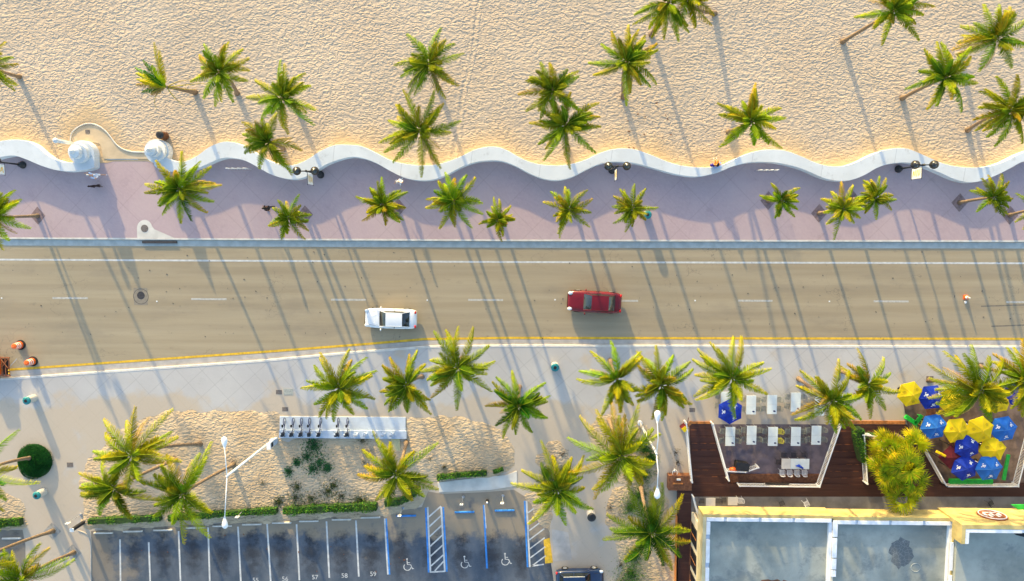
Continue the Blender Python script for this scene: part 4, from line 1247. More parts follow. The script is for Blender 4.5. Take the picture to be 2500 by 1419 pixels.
# bike racks on the promenade
def rack(px0, px1, py, label):
    c0 = P((px0 + px1) / 2, py, .15)
    hh = 1.55
    t = thing('bike_rack', label, 'bike rack', c0, 0, 'white hoop racks on the promenade')
    n = 4; w = (px1 - px0) * PXM() / n
    for i in range(n):
        x = -w * n / 2 + w * (i + .5); a = .24 * w
        mb = MB(); mb.tube([(x - a, 0, 0), (x - a, 0, hh - .2), (x - a * .6, 0, hh - .03), (x, 0, hh), (x + a * .6, 0, hh - .03), (x + a, 0, hh - .2), (x + a, 0, 0)], .024, 6)
        mb.build('hoop', M['wmetal'], t, smooth=True)


rack(563, 618, 414, 'white hoop rack on the promenade near the beach entrance')
rack(1842, 1892, 418, 'white hoop rack on the promenade right of the seated woman')


# utility covers (things set in the paving)
def cover(px, py, w, h, label, m='cover', par=None):
    mb = MB(); g = P(px, py, .155); mb.box(g, (w * PXM(), h * PXM(), .02)); mb.build('utility_cover', M[m], plaza if par is None else par, bevel=.005)


for a in ((681, 957.5, 15, 11), (696, 999, 15, 10), (171, 1135, 16, 12), (1690, 1001, 14, 10), (1967, 947, 15, 13)): cover(*a, '')
cover(704, 957, 24, 16, '', 'coverg')
for x, y in ((2270, 926), (2392, 893)): cover(x, y, 17, 15, '', 'cover')

# ---------------------------------------------------------------- road works


def barrel(px, py, label):
    loc = P(px, py, .0); t = thing('traffic_barrel', label, 'traffic barrel', loc, 0, 'orange traffic barrels')
    mb = MB(); mb.lathe([(.46, 0), (.47, .05), (.42, .12), (.3, .12)], n=24); mb.build('rubber_ring', M['rubber'], t)
    prof = [(.33, .1), (.33, .3), (.30, .31), (.30, .5), (.275, .51), (.275, .7), (.25, .71), (.25, .88), (.22, .96), (.1, .98)]
    mb = MB(); mb.lathe(prof, n=24); mb.build('body', M['orange'], t)
    for z, r in ((.36, .305), (.58, .28), (.76, .255)):
        mb = MB(); mb.lathe([(r, z), (r, z + .1)], n=24); mb.build('reflective_band', M['sign'], t)
    mb = MB(); mb.tube([(-.12, 0, .97), (-.1, 0, 1.06), (.1, 0, 1.06), (.12, 0, .97)], .025, 6); mb.build('handle', M['orange'], t)


barrel(51, 842, 'upper orange and white striped traffic barrel near the left edge')
barrel(81, 882, 'lower orange and white striped traffic barrel on the yellow line')

loc = P(2357, 726, 0); t = thing('traffic_cone', 'small orange cone with a white tip standing in the right part of the road', 'traffic cone', loc)
mb = MB(); mb.box((0, 0, .025), (.42, .42, .05)); mb.build('base', M['orange'], t, bevel=.01)
mb = MB(); mb.lathe([(.19, .05), (.15, .22)], n=18); mb.lathe([(.105, .42), (.07, .56)], n=18); mb.build('cone', M['orange'], t)
mb = MB(); mb.lathe([(.15, .22), (.105, .42)], n=18); mb.lathe([(.07, .56), (.035, .72)], n=18); mb.build('white_band', M['sign'], t)
loc = P(2356, 738, 0)
mb = MB(); mb.box((0, 0, .05), (.16, .2, .1), .4); mb.box((.06, .05, .11), (.08, .08, .05)); o = mb.build('paper_cup', M['sign'], bevel=.01); o.location = loc
tag(o, 'small crumpled white litter just below the orange cone', 'litter')

# orange equipment trailer
loc = P(2, 893, 0); t = thing('work_trailer', 'orange road-works trailer cut by the left edge of the street', 'trailer', loc)
mb = MB(); mb.box((-.7, 0, .7), (2.2, 1.5, .5)); mb.build('body', M['orange'], t, bevel=.04)
mb = MB(); mb.box((-.9, .1, 1.15), (1.3, .9, .4)); mb.build('engine_cover', M['orange'], t, bevel=.05)
mb = MB()
for y in (-.85, .85): mb.box((.1, y, .55), (2.4, .09, .1))
for x in (.55, .85, 1.2): mb.box((x, 0, .55), (.07, 1.75, .08))
mb.tube([(.5, .7, .6), (1.15, -.1, .65)], .035, 6); mb.tube([(.5, -.1, .6), (1.15, .7, .65)], .035, 6); mb.build('frame', M['rust'], t)
mb = MB(); mb.box((.85, 0, .42), (.6, 1.5, .06)); mb.build('deck_plate', M['dark'], t)
for y in (-.95, .95):
    mb = MB(); mb.tube([(-.3, y - .1, .33), (-.3, y + .1, .33)], .33, 18); w = mb.build('wheel', M['rubber'], t)
    mb = MB(); mb.tube([(-.3, y - .11, .33), (-.3, y + .11, .33)], .17, 12); mb.build('rim', M['gmetal'], w)
mb = MB(); mb.tube([(1.2, 0, .5), (1.9, .75, .45)], .03, 6); mb.tube([(1.3, -.8, .5), (1.55, -.85, .1)], .03, 6); mb.build('stabiliser', M['gmetal'], t)
for y in (-.6, -.3): 
    mb = MB(); mb.box((1.2, y, .62), (.1, .12, .1)); mb.build('marker_light', M['signy'], t)


# ---------------------------------------------------------------- cars
def car(px, py, rz, L, W, Ht, paint, label, zg=0.0, suv=False, trunk=True, rails=False):
    loc = P(px, py, zg)
    t = thing('parked_car' if zg > 0 else 'car', label, 'car', loc, rz)
    h = W / 2; g = .20
    st = [(.5, .55, .45), (.485, .80, .62), (.44, .93, .70), (.33, .985, .80), (.2, 1, .90), (.0, 1, .94), (-.2, 1, .95), (-.33, .99, .94), (-.43, .94, .91), (-.485, .84, .82), (-.5, .62, .62)]
    mb = MB(); n = 11; vs = []; fs = []
    for x, w, z in st:
        w *= h; z *= 1.0 + (.08 if suv else 0)
        sec = [(-w * .9, g), (-w, g + .12), (-w, z * .62), (-w * .97, z * .86), (-w * .88, z * .97), (0, z * 1.03), (w * .88, z * .97), (w * .97, z * .86), (w, z * .62), (w, g + .12), (w * .9, g)]
        vs += [(x * L, y, zz) for y, zz in sec]
    for i in range(len(st) - 1):
        for k in range(n):
            a = i * n + k; b_ = i * n + (k + 1) % n
            fs.append((a, b_, b_ + n, a + n))
    fs.append(tuple(range(n))[::-1]); fs.append(tuple((len(st) - 1) * n + k for k in range(n)))
    mb.add(vs, fs); mb.build('body', paint, t, smooth=True, sub=1)
    zb = .93 + (.06 if suv else 0)
    x1, x2, x3, x4 = (.20 * L, .06 * L, -.24 * L, -.37 * L) if not suv else (.22 * L, .10 * L, -.34 * L, -.42 * L)
    wb = h * .86; wt = h * .66
    base = {'fl': (x1, wb * .9, zb - .06), 'fr': (x1, -wb * .9, zb - .06), 'rl': (x4, wb * .88, zb - .04), 'rr': (x4, -wb * .88, zb - .04)}
    top = {'fl': (x2, wt, Ht - .04), 'fr': (x2, -wt, Ht - .04), 'rl': (x3, wt * .97, Ht - .05), 'rr': (x3, -wt * .97, Ht - .05)}

    def pane(name, a, b_, c, d, m, bulge):
        mb = MB(); A, B_, C_, D = map(Vector, (a, b_, c, d)); N = 6; vs = []
        nn = (B_ - A).cross(D - A).normalized()
        if nn.z < 0: nn = -nn
        for i in range(N + 1):
            for j in range(N + 1):
                u = i / N; v = j / N
                p = (A * (1 - u) + B_ * u) * (1 - v) + (D * (1 - u) + C_ * u) * v
                vs.append(p + nn * bulge * (4 * u * (1 - u)) * (.6 + .4 * (4 * v * (1 - v))))
        fs = [(i * (N + 1) + j, (i + 1) * (N + 1) + j, (i + 1) * (N + 1) + j + 1, i * (N + 1) + j + 1) for i in range(N) for j in range(N)]
        mb.add(vs, fs); return mb.build(name, m, t, smooth=True)
    pane('windshield', base['fr'], base['fl'], top['fl'], top['fr'], M['glass'], .07)
    pane('rear_window', base['rl'], base['rr'], top['rr'], top['rl'], M['glass'], .06)
    sb = [(x1 - .05, wb, zb), (x4 + .1, wb * .98, zb)]
    pane('side_window', base['fl'], base['rl'], top['rl'], top['fl'], M['glass'], .05)
    pane('side_window', base['rr'], base['fr'], top['fr'], top['rr'], M['glass'], .05)
    rf = pane('roof', (x2 + .03, -wt - .02, Ht - .025), (x2 + .03, wt + .02, Ht - .025), (x3 - .03, wt, Ht - .035), (x3 - .03, -wt, Ht - .035), paint, .045)
    for k in ('l', 'r'):
        for q in ('f', 'r'):
            mb = MB(); mb.tube([base[q + k], top[q + k]], .035, 6); mb.build('pillar', paint, t)
        mb = MB(); mb.tube([top['f' + k], top['r' + k]], .035, 6); mb.build('roof_rail', M['gmetal'] if rails else paint, t)
        s_ = 1 if k == 'l' else -1
        xm = (x2 + x3) / 2; mb = MB(); mb.tube([(xm, s_ * (wb + .02), zb + .0), (xm - .03, s_ * (wt + .03), Ht - .05)], .03, 6); mb.build('pillar', paint if suv else M['glass'], t)
        mb = MB(); mb.ball((x1 - .12, s_ * (h + .08), zb + .03), .12, 10, 7, .7, .6, 1); mb.build('side_mirror', paint, t, smooth=True)
        mb = MB(); mb.ball((L * .452, s_ * h * .72, .66), .17, 12, 8, .5, 1.3, .9); mb.build('headlight', M['lens'], t, smooth=True)
        mb = MB(); mb.ball((-L * .478, s_ * h * .70, .82), .14, 12, 8, .7, .7, 1.1); mb.build('taillight', M['red'], t, smooth=True)
        for x in (.31 * L, -.30 * L):
            mb = MB(); mb.tube([(x, s_ * (h - .22), .33), (x, s_ * (h - .0), .33)], .33, 20); w = mb.build('wheel', M['rubber'], t)
            mb = MB(); mb.tube([(x, s_ * (h - .03), .33), (x, s_ * (h + .01), .33)], .2, 12); mb.build('rim', M['gmetal'], w)
    for xg in (x1 - .35, (x1 + x4) / 2 + .1, x4 + .35):
        for s_ in (-1, 1):
            mb = MB(); mb.tube([(xg, s_ * h * .90, zb + .03), (xg, s_ * (h * .985 + .012), zb * .84), (xg, s_ * (h + .008), .5)], .010, 5); mb.build('door_gap', M['dark'], t)
    mb = MB(); mb.box((L * .497, 0, .42), (.06, W * .62, .16)); mb.build('grille', M['dark'], t)
    mb = MB(); mb.tube([(x1 + .02, -.45, zb + .02), (x1 - .12, .05, zb + .1)], .012, 5); mb.build('wiper', M['dark'], t)
    for s_ in (-1, 1):
        mb = MB(); mb.tube([(x1 + .35, s_ * .35 * W, .93), (x1 + 1.0, s_ * .30 * W, .885), (.44 * L, s_ * .26 * W, .76)], .012, 5); mb.build('bonnet_seam', M['dark'], t)
    return t


car(957, 776, PI - .03, 4.75, 1.85, 1.42, M['carw'], 'white saloon car driving left along the street', 0)
car(1450, 736, PI - .05, 4.85, 1.95, 1.5, M['carr'], 'dark red car driving left along the street', 0)
car(1414, 1405, .03, 4.4, 1.8, 1.55, M['carb'], 'dark blue car with roof rails parked at the bottom edge', .156, True, rails=True)


# ---------------------------------------------------------------- wheel stops
def wstop(px, py, m, label, rz=.03):
    loc = P(px, py, .157)
    t = MB(); w = 50 * PXM()
    t.add([(-w / 2, -.09, 0), (w / 2, -.09, 0), (w / 2, .09, 0), (-w / 2, .09, 0), (-w / 2 + .03, -.06, .13), (w / 2 - .03, -.06, .13), (w / 2 - .03, .06, .13), (-w / 2 + .03, .06, .13)],
          [(0, 1, 5, 4), (1, 2, 6, 5), (2, 3, 7, 6), (3, 0, 4, 7), (4, 5, 6, 7), (3, 2, 1, 0)])
    o = t.build('wheel_stop', m, bevel=.015); o.location = loc; o.rotation_euler[2] = rz
    tag(o, label, 'wheel stop', 'concrete wheel stops at the heads of the stalls')


ws = [(253, 1301, 'leftmost white wheel stop of the main car park row'), (325, 1297, 'second white wheel stop from the left, nearly touching a dark stain'), (398, 1294, 'third white wheel stop from the left end of the main row'), (478, 1288, 'white wheel stop partly hidden under drooping palm fronds'),
      (543, 1284, 'white wheel stop directly below the lower head of the tall lamp'), (615, 1280, 'white wheel stop at the head of stall 55'), (688, 1276, 'white wheel stop at the head of stall 56'), (754, 1272, 'white wheel stop at the head of stall 57'), (834, 1268, 'white wheel stop at the head of stall 58'), (905, 1263, 'white wheel stop at the head of stall 59')]
for x, y, l in ws: wstop(x, y, M['kerb'], l)
wstop(29, 1314, M['kerb'], 'white wheel stop in the separate car park at the left edge')
wstop(992, 1259, M['bluep'], 'blue wheel stop left of the middle hatched bay'); wstop(1134, 1250, M['bluep'], 'blue wheel stop right of the middle hatched bay'); wstop(1232, 1246, M['bluep'], 'blue wheel stop just left of the right hatched bay')
# small post with white round head by the parking
loc = P(1190, 1222, .157); t = thing('bollard', 'small dark bollard with a white top above the blue wheel stops', 'bollard', loc)
mb = MB(); mb.tube([(0, 0, 0), (0, 0, .5)], .14, 14); mb.build('post', M['dark'], t)
mb = MB(); mb.lathe([(.1, .5), (.1, .56), (.05, .6)], n=14); mb.build('cap', M['sign'], t)


def sign_post(px, py, tx, ty, h, label):
    loc = P(px, py, .157); top = P(tx, ty, h) - loc
    t = thing('sign_post', label, 'sign', loc, 0, 'sign posts at the car park')
    mb = MB(); mb.tube([(0, 0, 0), (0, 0, h)], .035, 6); mb.lathe([(.14, 0), (.12, .1)], n=10); mb.build('post', M['gmetal'], t)
    mb = MB(); mb.box((0, -.03, h - .2), (.3, .03, .45)); mb.build('sign_panel', M['sign'], t)


sign_post(1131, 1213, 1126, 1222, 2.0, 'thin sign post above the middle blue wheel stop')
sign_post(1228, 1210, 1226, 1222, 2.0, 'thin sign post above the right blue wheel stop')
sign_post(598, 1243, 560, 1256, 2.0, 'thin sign post standing in the hedge right of the lamp head')
sign_post(984, 1240, 970, 1250, 2.0, 'thin sign post above the left blue wheel stop')
sign_post(198, 1256, 156, 1286, 2.2, 'thin sign post at the left corner of the car park')
loc = P(205, 1275, .157); t = thing('pay_station', 'slim dark pay station with white rim at the car park corner', 'pay station', loc)
mb = MB(); mb.box((0, 0, .9), (.28, .25, 1.8)); mb.build('cabinet', M['dark'], t)
mb = MB(); mb.box((0, 0, 1.83), (.36, .34, .08)); mb.build('cap', M['sign'], t)

# ---------------------------------------------------------------- bike station
b = MB(); b.prism([P(x, y, .24) for x, y in ((683, 1017), (990, 1019), (990, 1062), (683, 1062))], .14, .24)
loc = P(836, 1040, .2)
stn = thing('bike_station', 'long pale platform with a row of grey docks for rental bikes', 'bike station', loc)
b.build('platform', simple('platform', (.55, .60, .66), .8, .06, 2), stn, org=loc)
b = MB(); b.bbox(P(683, 1068, .2), P(992, 1053, .38)); b.build('rail', M['dock'], stn, org=loc)
for x in (693, 714, 736, 758, 780, 823, 847, 871, 893, 915, 937, 958):
    b = MB(); c_ = P(x, 1060, .38); b.box(c_ + Vector((0, 0, .28)), (.36, .26, .6)); b.box(c_ + Vector((0, .18, .5)), (.2, .2, .12)); d_ = b.build('dock', M['dock'], stn, org=loc, bevel=.02)
    b = MB(); b.box(c_ + Vector((0, -.02, .6)), (.24, .14, .05)); b.build('dock_screen', M['dark'] if x < 860 else M['gmetal'], d_, org=loc)
loc = P(675, 1074, .15); t = thing('kiosk', 'tall pale blue rental kiosk at the left end of the bike station', 'kiosk', loc)
b = MB(); b.box((0, 0, 1.0), (.28, .55, 2.0)); b.build('cabinet', M['dock'], t, bevel=.03)
b = MB(); b.box((.145, 0, 1.5), (.01, .4, .5)); b.build('screen', M['dark'], t)
b = MB(); b.box((0, 0, 2.04), (.36, .62, .06)); b.build('cap', M['sign'], t)
loc = P(966, 1082, .24)
b = MB(); b.box((0, 0, 0), (.82, 1.45, .06)); o = b.build('tactile_panel', M['tact'], bevel=.01); o.location = loc
for k in range(7):
    pass
tag(o, 'yellowish ribbed panel lying on the sand below the bike station', 'panel')


def make_bike():
    t = thing('rental_bike', 'x', 'bicycle', (0, 0, 0), 0, 'rental bikes parked in the station docks')
    for x in (-.55, .55):
        mb = MB(); ring = [(x + .33 * math.cos(a), 0, .34 + .33 * math.sin(a)) for a in np.linspace(0, 2 * PI, 21)]
        mb.tube(ring, .022, 6, cap=False); w = mb.build('wheel', M['rubber'], t)
        mb = MB()
        for k in range(8):
            a = PI * k / 8; mb.tube([(x + .31 * math.cos(a), 0, .34 + .31 * math.sin(a)), (x - .31 * math.cos(a), 0, .34 - .31 * math.sin(a))], .004, 3)
        mb.build('spokes', M['gmetal'], w)
    mb = MB()
    mb.tube([(-.55, 0, .34), (-.12, 0, .3), (.38, 0, .82), (.55, 0, .34)], .03, 6); mb.tube([(-.12, 0, .3), (-.25, 0, .9)], .028, 6); mb.tube([(.36, 0, .8), (.32, 0, 1.02)], .025, 6)
    mb.tube([(-.55, .05, .34), (-.22, .04, .68)], .015, 5); mb.build('frame', M['navy'], t)
    mb = MB(); mb.ball((-.27, 0, .95), .14, 10, 6, .35, 1.1, .7); mb.build('saddle', M['rubber'], t, smooth=True)
    mb = MB(); mb.tube([(.18, -.28, 1.04), (.3, -.22, 1.06), (.33, 0, 1.03), (.3, .22, 1.06), (.18, .28, 1.04)], .018, 6); mb.build('handlebar', M['rubber'], t)
    mb = MB(); mb.box((.55, 0, .86), (.28, .3, .18)); mb.build('basket', M['black'], t)
    mb = MB(); mb.tube([(-.9, 0, .42), (-.78, 0, .62), (-.55, 0, .7), (-.3, 0, .62)], .035, 5); mb.build('mudguard', M['navy'], t)
    return t


bk = make_bike()
bl = ['leftmost blue rental bike at the station', 'second rental bike from the left, front basket by its dock', 'third rental bike from the left end of the station', 'fourth rental bike, last of the close left group', 'rental bike standing apart, fifth from the left', 'rental bike half hidden by a hanging palm frond', 'rightmost rental bike, next to the empty docks']
for i, x in enumerate((698, 719, 740, 760, 785, 829, 852)):
    o = bk if i == 0 else copy_tree(bk)
    o['label'] = bl[i]; o.location = P(x, 1041, .24); o.rotation_euler[2] = -PI / 2 + (.0, -.03, .04, .05, -.07, 0, .03)[i]

# ---------------------------------------------------------------- restaurant deck and patios
DZ = .75
rest = MB()
dk = [(1656, 1180), (1690, 1181), (2512, 1184), (2900, 1184), (2900, 1213), (1690, 1213), (1688, 1900), (1652, 1900)]
rest.prism([P(x, y, DZ) for x, y in dk], .1, DZ)
deck = struct(rest, 'deck', M['deck'])
# stairs: broad treads, each a real step
for (a, b_, c_, d) in (((1682, 1034), (1739, 1034), (1779, 1181), (1692, 1181)), ((2054, 1037), (2214, 1037), (2311, 1184), (2002, 1184))):
    st_ = MB(); N = 9
    for i in range(N):
        f0 = i / N; f1 = (i + 1) / N; z = .15 + (DZ - .15) * (i + 1) / (N + 1)
        L0 = (a[0] + (d[0] - a[0]) * f0, a[1] + (d[1] - a[1]) * f0); R0 = (b_[0] + (c_[0] - b_[0]) * f0, b_[1] + (c_[1] - b_[1]) * f0)
        L1 = (a[0] + (d[0] - a[0]) * f1, a[1] + (d[1] - a[1]) * f1); R1 = (b_[0] + (c_[0] - b_[0]) * f1, b_[1] + (c_[1] - b_[1]) * f1)
        st_.prism([P(*L0, z), P(*R0, z), P(*R1, z), P(*L1, z)], .14, z)
    struct(st_, 'steps', M['deck'])
    ed = MB()
    for i in range(N):
        f0 = i / N; z = .15 + (DZ - .15) * (i + 1) / (N + 1)
        L0 = P(a[0] + (d[0] - a[0]) * f0, a[1] + (d[1] - a[1]) * f0, z); R0 = P(b_[0] + (c_[0] - b_[0]) * f0, b_[1] + (c_[1] - b_[1]) * f0, z)
        r0 = random.Random(i)
        for k in range(int((R0 - L0).length / .8)):
            if r0.random() < .55:
                q = L0.lerp(R0, (k + .5) * .8 / (R0 - L0).length); ed.box(q + Vector((0, .012, -.02)), (.5, .02, .03))
    ed.build('lit_edge_dashes', M['rust'], deck)  # broken lighter dashes paint in the sunlit edges of the treads
# patio floors
b = MB(); b.sheet([P(x, y, .158) for x, y in ((1744, 1036), (2050, 1036), (2004, 1178), (1783, 1178))]); pat = struct(b, 'patio', M['patio'])
b = MB(); b.sheet([P(x, y, .158) for x, y in ((2200, 960), (2520, 950), (2520, 1180), (2312, 1184), (2216, 1040))]); struct(b, 'patio', simple('patio_wood', (.16, .11, .085), .8, .35, 1.2, .3))
b = MB(); b.prism([P(x, y, .3) for x, y in ((1783, 1158), (2010, 1158), (2003, 1183), (1783, 1183))], .1, .3); b.build('patio_shade_band', M['brown'], pat)  # brown slab whose colour stands in for shade of deck and railing
b = MB(); b.prism([P(x, y, .76) for x, y in ((1688, 1213), (2900, 1213), (2900, 1300), (1688, 1300))], .2, .757); struct(b, 'terrace', M['strip'])
# brown sill where the plaza meets the stairs
b = MB(); b.box((P(2120, 1034, .2) + Vector((0, .1, -.02))), (6.6, .3, .1)); b.build('sill', M['fence'], plaza)
b = MB(); b.box((P(1711, 1032, .2) + Vector((0, .0, -.02))), (2.2, .2, .1)); b.build('sill', M['fence'], plaza)


def railing(pix, z0, label, h=.95, z1=None, sp=.13):
    z1 = z0 if z1 is None else z1
    n = len(pix); zs = [z0 + (z1 - z0) * i / (n - 1) for i in range(n)]
    pts = [P(x, y, zs[i] + h) for i, (x, y) in enumerate(pix)]
    loc = Vector((pts[0].x, pts[0].y, zs[0]))
    t = thing('railing', label, 'railing', loc, 0, 'white railings of the restaurant')
    mb = MB(); bl_ = MB(); bt = MB()
    for i in range(n - 1):
        a, b_ = pts[i], pts[i + 1]; d = b_ - a; L = d.length; rz = math.atan2(d.y, d.x)
        hd = Vector((d.x, d.y, 0)).length; tl = ('Y', -math.atan2(d.z, hd))
        mb.box((a + b_) / 2, (L + .06, .10, .05), rz, tl); bt.box((a + b_) / 2 - Vector((0, 0, h - .12)), (L, .05, .04), rz, tl)
        for k in range(int(L / sp)):
            q = a.lerp(b_, (k + .5) * sp / L); bl_.box(q - Vector((0, 0, h / 2 - .02)), (.035, .035, h - .15), rz)
    mb.build('top_rail', M['wmetal'], t, org=loc); bt.build('bottom_rail', M['wmetal'], t, org=loc); bl_.build('balusters', M['wmetal'], t, org=loc)
    for p in pts:
        pm = MB(); pm.box(p - Vector((0, 0, h / 2 - .02)), (.11, .11, h + .1)); pm.build('post', M['wmetal'], t, org=loc)


railing([(1676, 1034), (1690, 1178)], .2, 'long white railing at the left side of the left steps', z1=DZ)
railing([(1741, 1036), (1780, 1174)], .2, 'white railing between the left steps and the sunken patio', z1=DZ)
railing([(1777, 1151), (1820, 1153), (1852, 1142)], .2, 'short bent white railing beside the dark box on the patio', .9)
railing([(1806, 1187), (2001, 1189)], DZ, 'white railing at the lower edge of the patio with a small yellow board', .8)
railing([(2001, 1189), (2054, 1038)], DZ, 'slanting white railing right of the patio tables', .85, z1=.3)
railing([(2118, 1182), (2110, 1062)], DZ, 'white railing left of the fan palms', .9, z1=.6)
railing([(2106, 1062), (2150, 1066), (2153, 1100)], .6, 'small white corner railing above the fan palms', .85)
railing([(2262, 1100), (2312, 1188)], .4, 'white railing left of the umbrella patio', .85, z1=DZ)
railing([(2312, 1188), (2486, 1188)], DZ, 'white railing along the lower edge of the umbrella patio', .85)
railing([(2486, 1186), (2524, 1040)], DZ, 'slanting white railing at the right edge beside the umbrellas', .85, z1=.4)
railing([(1694, 1216), (1706, 1262)], DZ, 'short white railing at the corner of the yellow building', .9)
# yellow board hanging on the patio railing
loc = P(1898, 1181, DZ + .4); b = MB(); b.box((0, 0, 0), (2.1, .05, .5), 0, ('X', -.5)); t = thing('banner_board', 'dark board with yellow lettering tied to the patio railing', 'sign', loc)
b.build('board', M['dark'], t)
b = MB()
for k in range(6): b.box((-.8 + k * .3, .045, .02), (.2, .02, .26 if k % 2 else .18), 0, ('X', -.5))
b.build('lettering', M['signy'], t)

# wooden fence and planter box at the left of the deck
loc = P(1650, 1300, .15); t = thing('wooden_fence', 'orange-brown wooden fence along the left side of the dark deck', 'fence', loc)
b = MB(); b.bbox(P(1641, 1900, 1.0) - Vector((0, 0, .85)), P(1654, 1262, 1.0)); b.build('boards', M['fence'], t, org=loc)
loc = P(1655, 1172, .15); t = thing('planter_box', 'dark brown wooden planter box at the corner of the deck', 'planter', loc)
b = MB()
a0 = P(1632, 1198, 1.0); a1 = P(1690, 1162, 1.0); b.bbox((a0.x, a0.y, .15), (a1.x, a1.y, 1.0)); b.build('box', M['brown'], t, org=loc, bevel=.03)
b = MB(); b.box(P(1657, 1171, 1.04), (.35, .15, .08)); b.build('label_plate', M['sign'], t, org=loc)
b = MB(); c_ = P(1655, 1181, 1.05); b.box(c_, (.9, .12, .06)); b.build('edge_strip', M['fence'], t, org=loc)
loc = P(1645, 1150, .157); t = thing('paper_lantern', 'small white round hoop on the paving beside the deck corner', 'hoop', loc)
b = MB(); b.tube([(.22 * math.cos(a), .3 * math.sin(a), .5 + .02) for a in np.linspace(0, 2 * PI, 17)], .025, 6, cap=False); b.tube([(0, .3, .52), (0, .3, 0)], .02, 6); b.ball((-.05, .18, .55), .1, 10, 8); b.build('hoop', M['sign'], t)
# host stand
loc = P(1667, 1040, .157); t = thing('host_stand', 'red and yellow host stand at the top of the left steps', 'stand', loc, .7)
b = MB(); b.box((0, 0, .5), (.5, .4, 1.0)); b.build('cabinet', M['burg'], t, bevel=.02)
b = MB(); b.box((-.05, 0, 1.04), (.42, .42, .06)); b.build('yellow_top', M['umy'], t)
b = MB(); b.box((.55, .05, .85), (.7, .25, .08), .1); b.build('menu_shelf', M['fence'], t)
b = MB(); b.tube([(.3, .1, .9), (.9, .6, 1.0)], .03, 6); b.build('rope', M['burg'], t)


# tables and chairs
def make_table(w, l, mt='table'):
    t = thing('patio_table', 'x', 'table', (0, 0, 0), 0, 'white tables of the sunken patio')
    for s_ in (-1, 1):
        mb = MB(); mb.box((0, s_ * l / 4, .73), (w, l / 2 - .015, .04)); mb.build('tabletop', M[mt], t, bevel=.01)
    for a in (-1, 1):
        for c in (-1, 1):
            mb = MB(); mb.tube([(a * (w / 2 - .08), c * (l / 2 - .1), 0), (a * (w / 2 - .08), c * (l / 2 - .1), .71)], .025, 6); mb.build('leg', M['gmetal'], t)
    return t


def make_chair(m):
    t = thing('patio_chair', 'x', 'chair', (0, 0, 0), 0, None)
    mb = MB()
    for k in range(7): mb.box((-.18 + k * .06, 0, .45), (.03, .42, .02))
    mb.tube([(-.21, -.21, .45), (.21, -.21, .45), (.21, .21, .45), (-.21, .21, .45), (-.21, -.21, .45)], .015, 5); mb.build('seat', M[m], t)
    mb = MB()
    mb.tube([(-.2, -.2, .45), (-.27, -.17, .85), (-.3, 0, .88), (-.27, .17, .85), (-.2, .2, .45)], .02, 6)
    for k in range(4): mb.tube([(-.2, -.12 + k * .08, .45), (-.29, -.1 + k * .065, .85)], .012, 5)
    mb.build('backrest', M[m], t)
    for a in (-1, 1):
        for c in (-1, 1):
            mb = MB(); mb.tube([(a * .2, c * .2, .45), (a * .23, c * .23, 0)], .015, 5); mb.build('leg', M[m], t)
    for s_ in (-1, 1):
        mb = MB(); mb.tube([(-.25, s_ * .21, .66), (.15, s_ * .22, .66), (.2, s_ * .2, .45)], .014, 5); mb.build('armrest', M[m], t)
    return t


T0 = make_table(.86, 1.75); used = [False]
CH = {k: make_chair(m) for k, m in (('g', 'chair'), ('k', 'chairk'), ('w', 'chairw'), ('y', 'chairy'))}; cu = {k: False for k in CH}


def put(proto, flag, key, loc, rz, label, group=None):
    o = proto if not flag[key] else copy_tree(proto)
    flag[key] = True
    o['label'] = label; o.location = loc; o.rotation_euler[2] = rz
    if group: o['group'] = group
    return o


uf = {'t': False, 'b': False}


def make_bundle():
    t = thing('napkin_caddy', 'x', 'caddy', (0, 0, 0), 0, 'navy bundles on the patio tables')
    mb = MB(); mb.ball((0, 0, .09), .14, 10, 7, .6, 1.3, .8); mb.build('bag', M['navy'], t, smooth=True)
    mb = MB()
    for k in range(5): mb.tube([(.05, 0, .1), (.28 * math.cos(k * .5 - 1.6), .28 * math.sin(k * .5 - 1.6), .03)], .025, 5)
    mb.build('straps', M['navy'], t)
    return t


BN = make_bundle()
tabs = [(1834, 989, 'top left white table beside the dark blue umbrella'), (1885, 988, 'second white table of the upper patio row'), (1943, 982, 'third white table of the upper patio row'), (2001, 992, 'upper white table under the drooping palm fronds'), (1772, 980, 'white table half hidden by the dark blue umbrella'),
        (1783, 1066, 'leftmost white table of the lower patio row'), (1835, 1063, 'second white table of the lower patio row'), (1887, 1066, 'middle white table of the lower patio row beside yellow chairs'), (1943, 1066, 'fourth white table of the lower patio row'), (1993, 1063, 'rightmost white table of the lower patio row')]
for i, (x, y, lab) in enumerate(tabs):
    q = P(x, y, .9); q.z = .157
    put(T0, uf, 't', q, 0, lab)
    short = ['table beside the blue umbrella', 'second upper-row table', 'third upper-row table', 'upper table under the palm', 'table under the blue umbrella', 'leftmost lower-row table', 'second lower-row table', 'middle lower-row table', 'fourth lower-row table', 'rightmost lower-row table'][i]
    for sx in (-1, 1):
        for sy in (-1, 1):
            key = 'y' if (i == 7 and sx > 0) else 'g'
            nm = 'yellow chair' if key == 'y' else 'grey wire chair'
            if i == 4 and sx > 0: continue
            put(CH[key], cu, key, q + Vector((sx * .66, sy * .42, 0)), (0 if sx < 0 else PI) + random.uniform(-.2, .2), '%s, %s %s of %s' % (nm, 'upper' if sy > 0 else 'lower', 'left' if sx < 0 else 'right', short), 'chairs round the patio tables')
    if i != 4: put(BN, uf, 'b', q + Vector((.22, -.6, .6)), random.uniform(-.6, .2), 'navy bundle on the %s' % short)
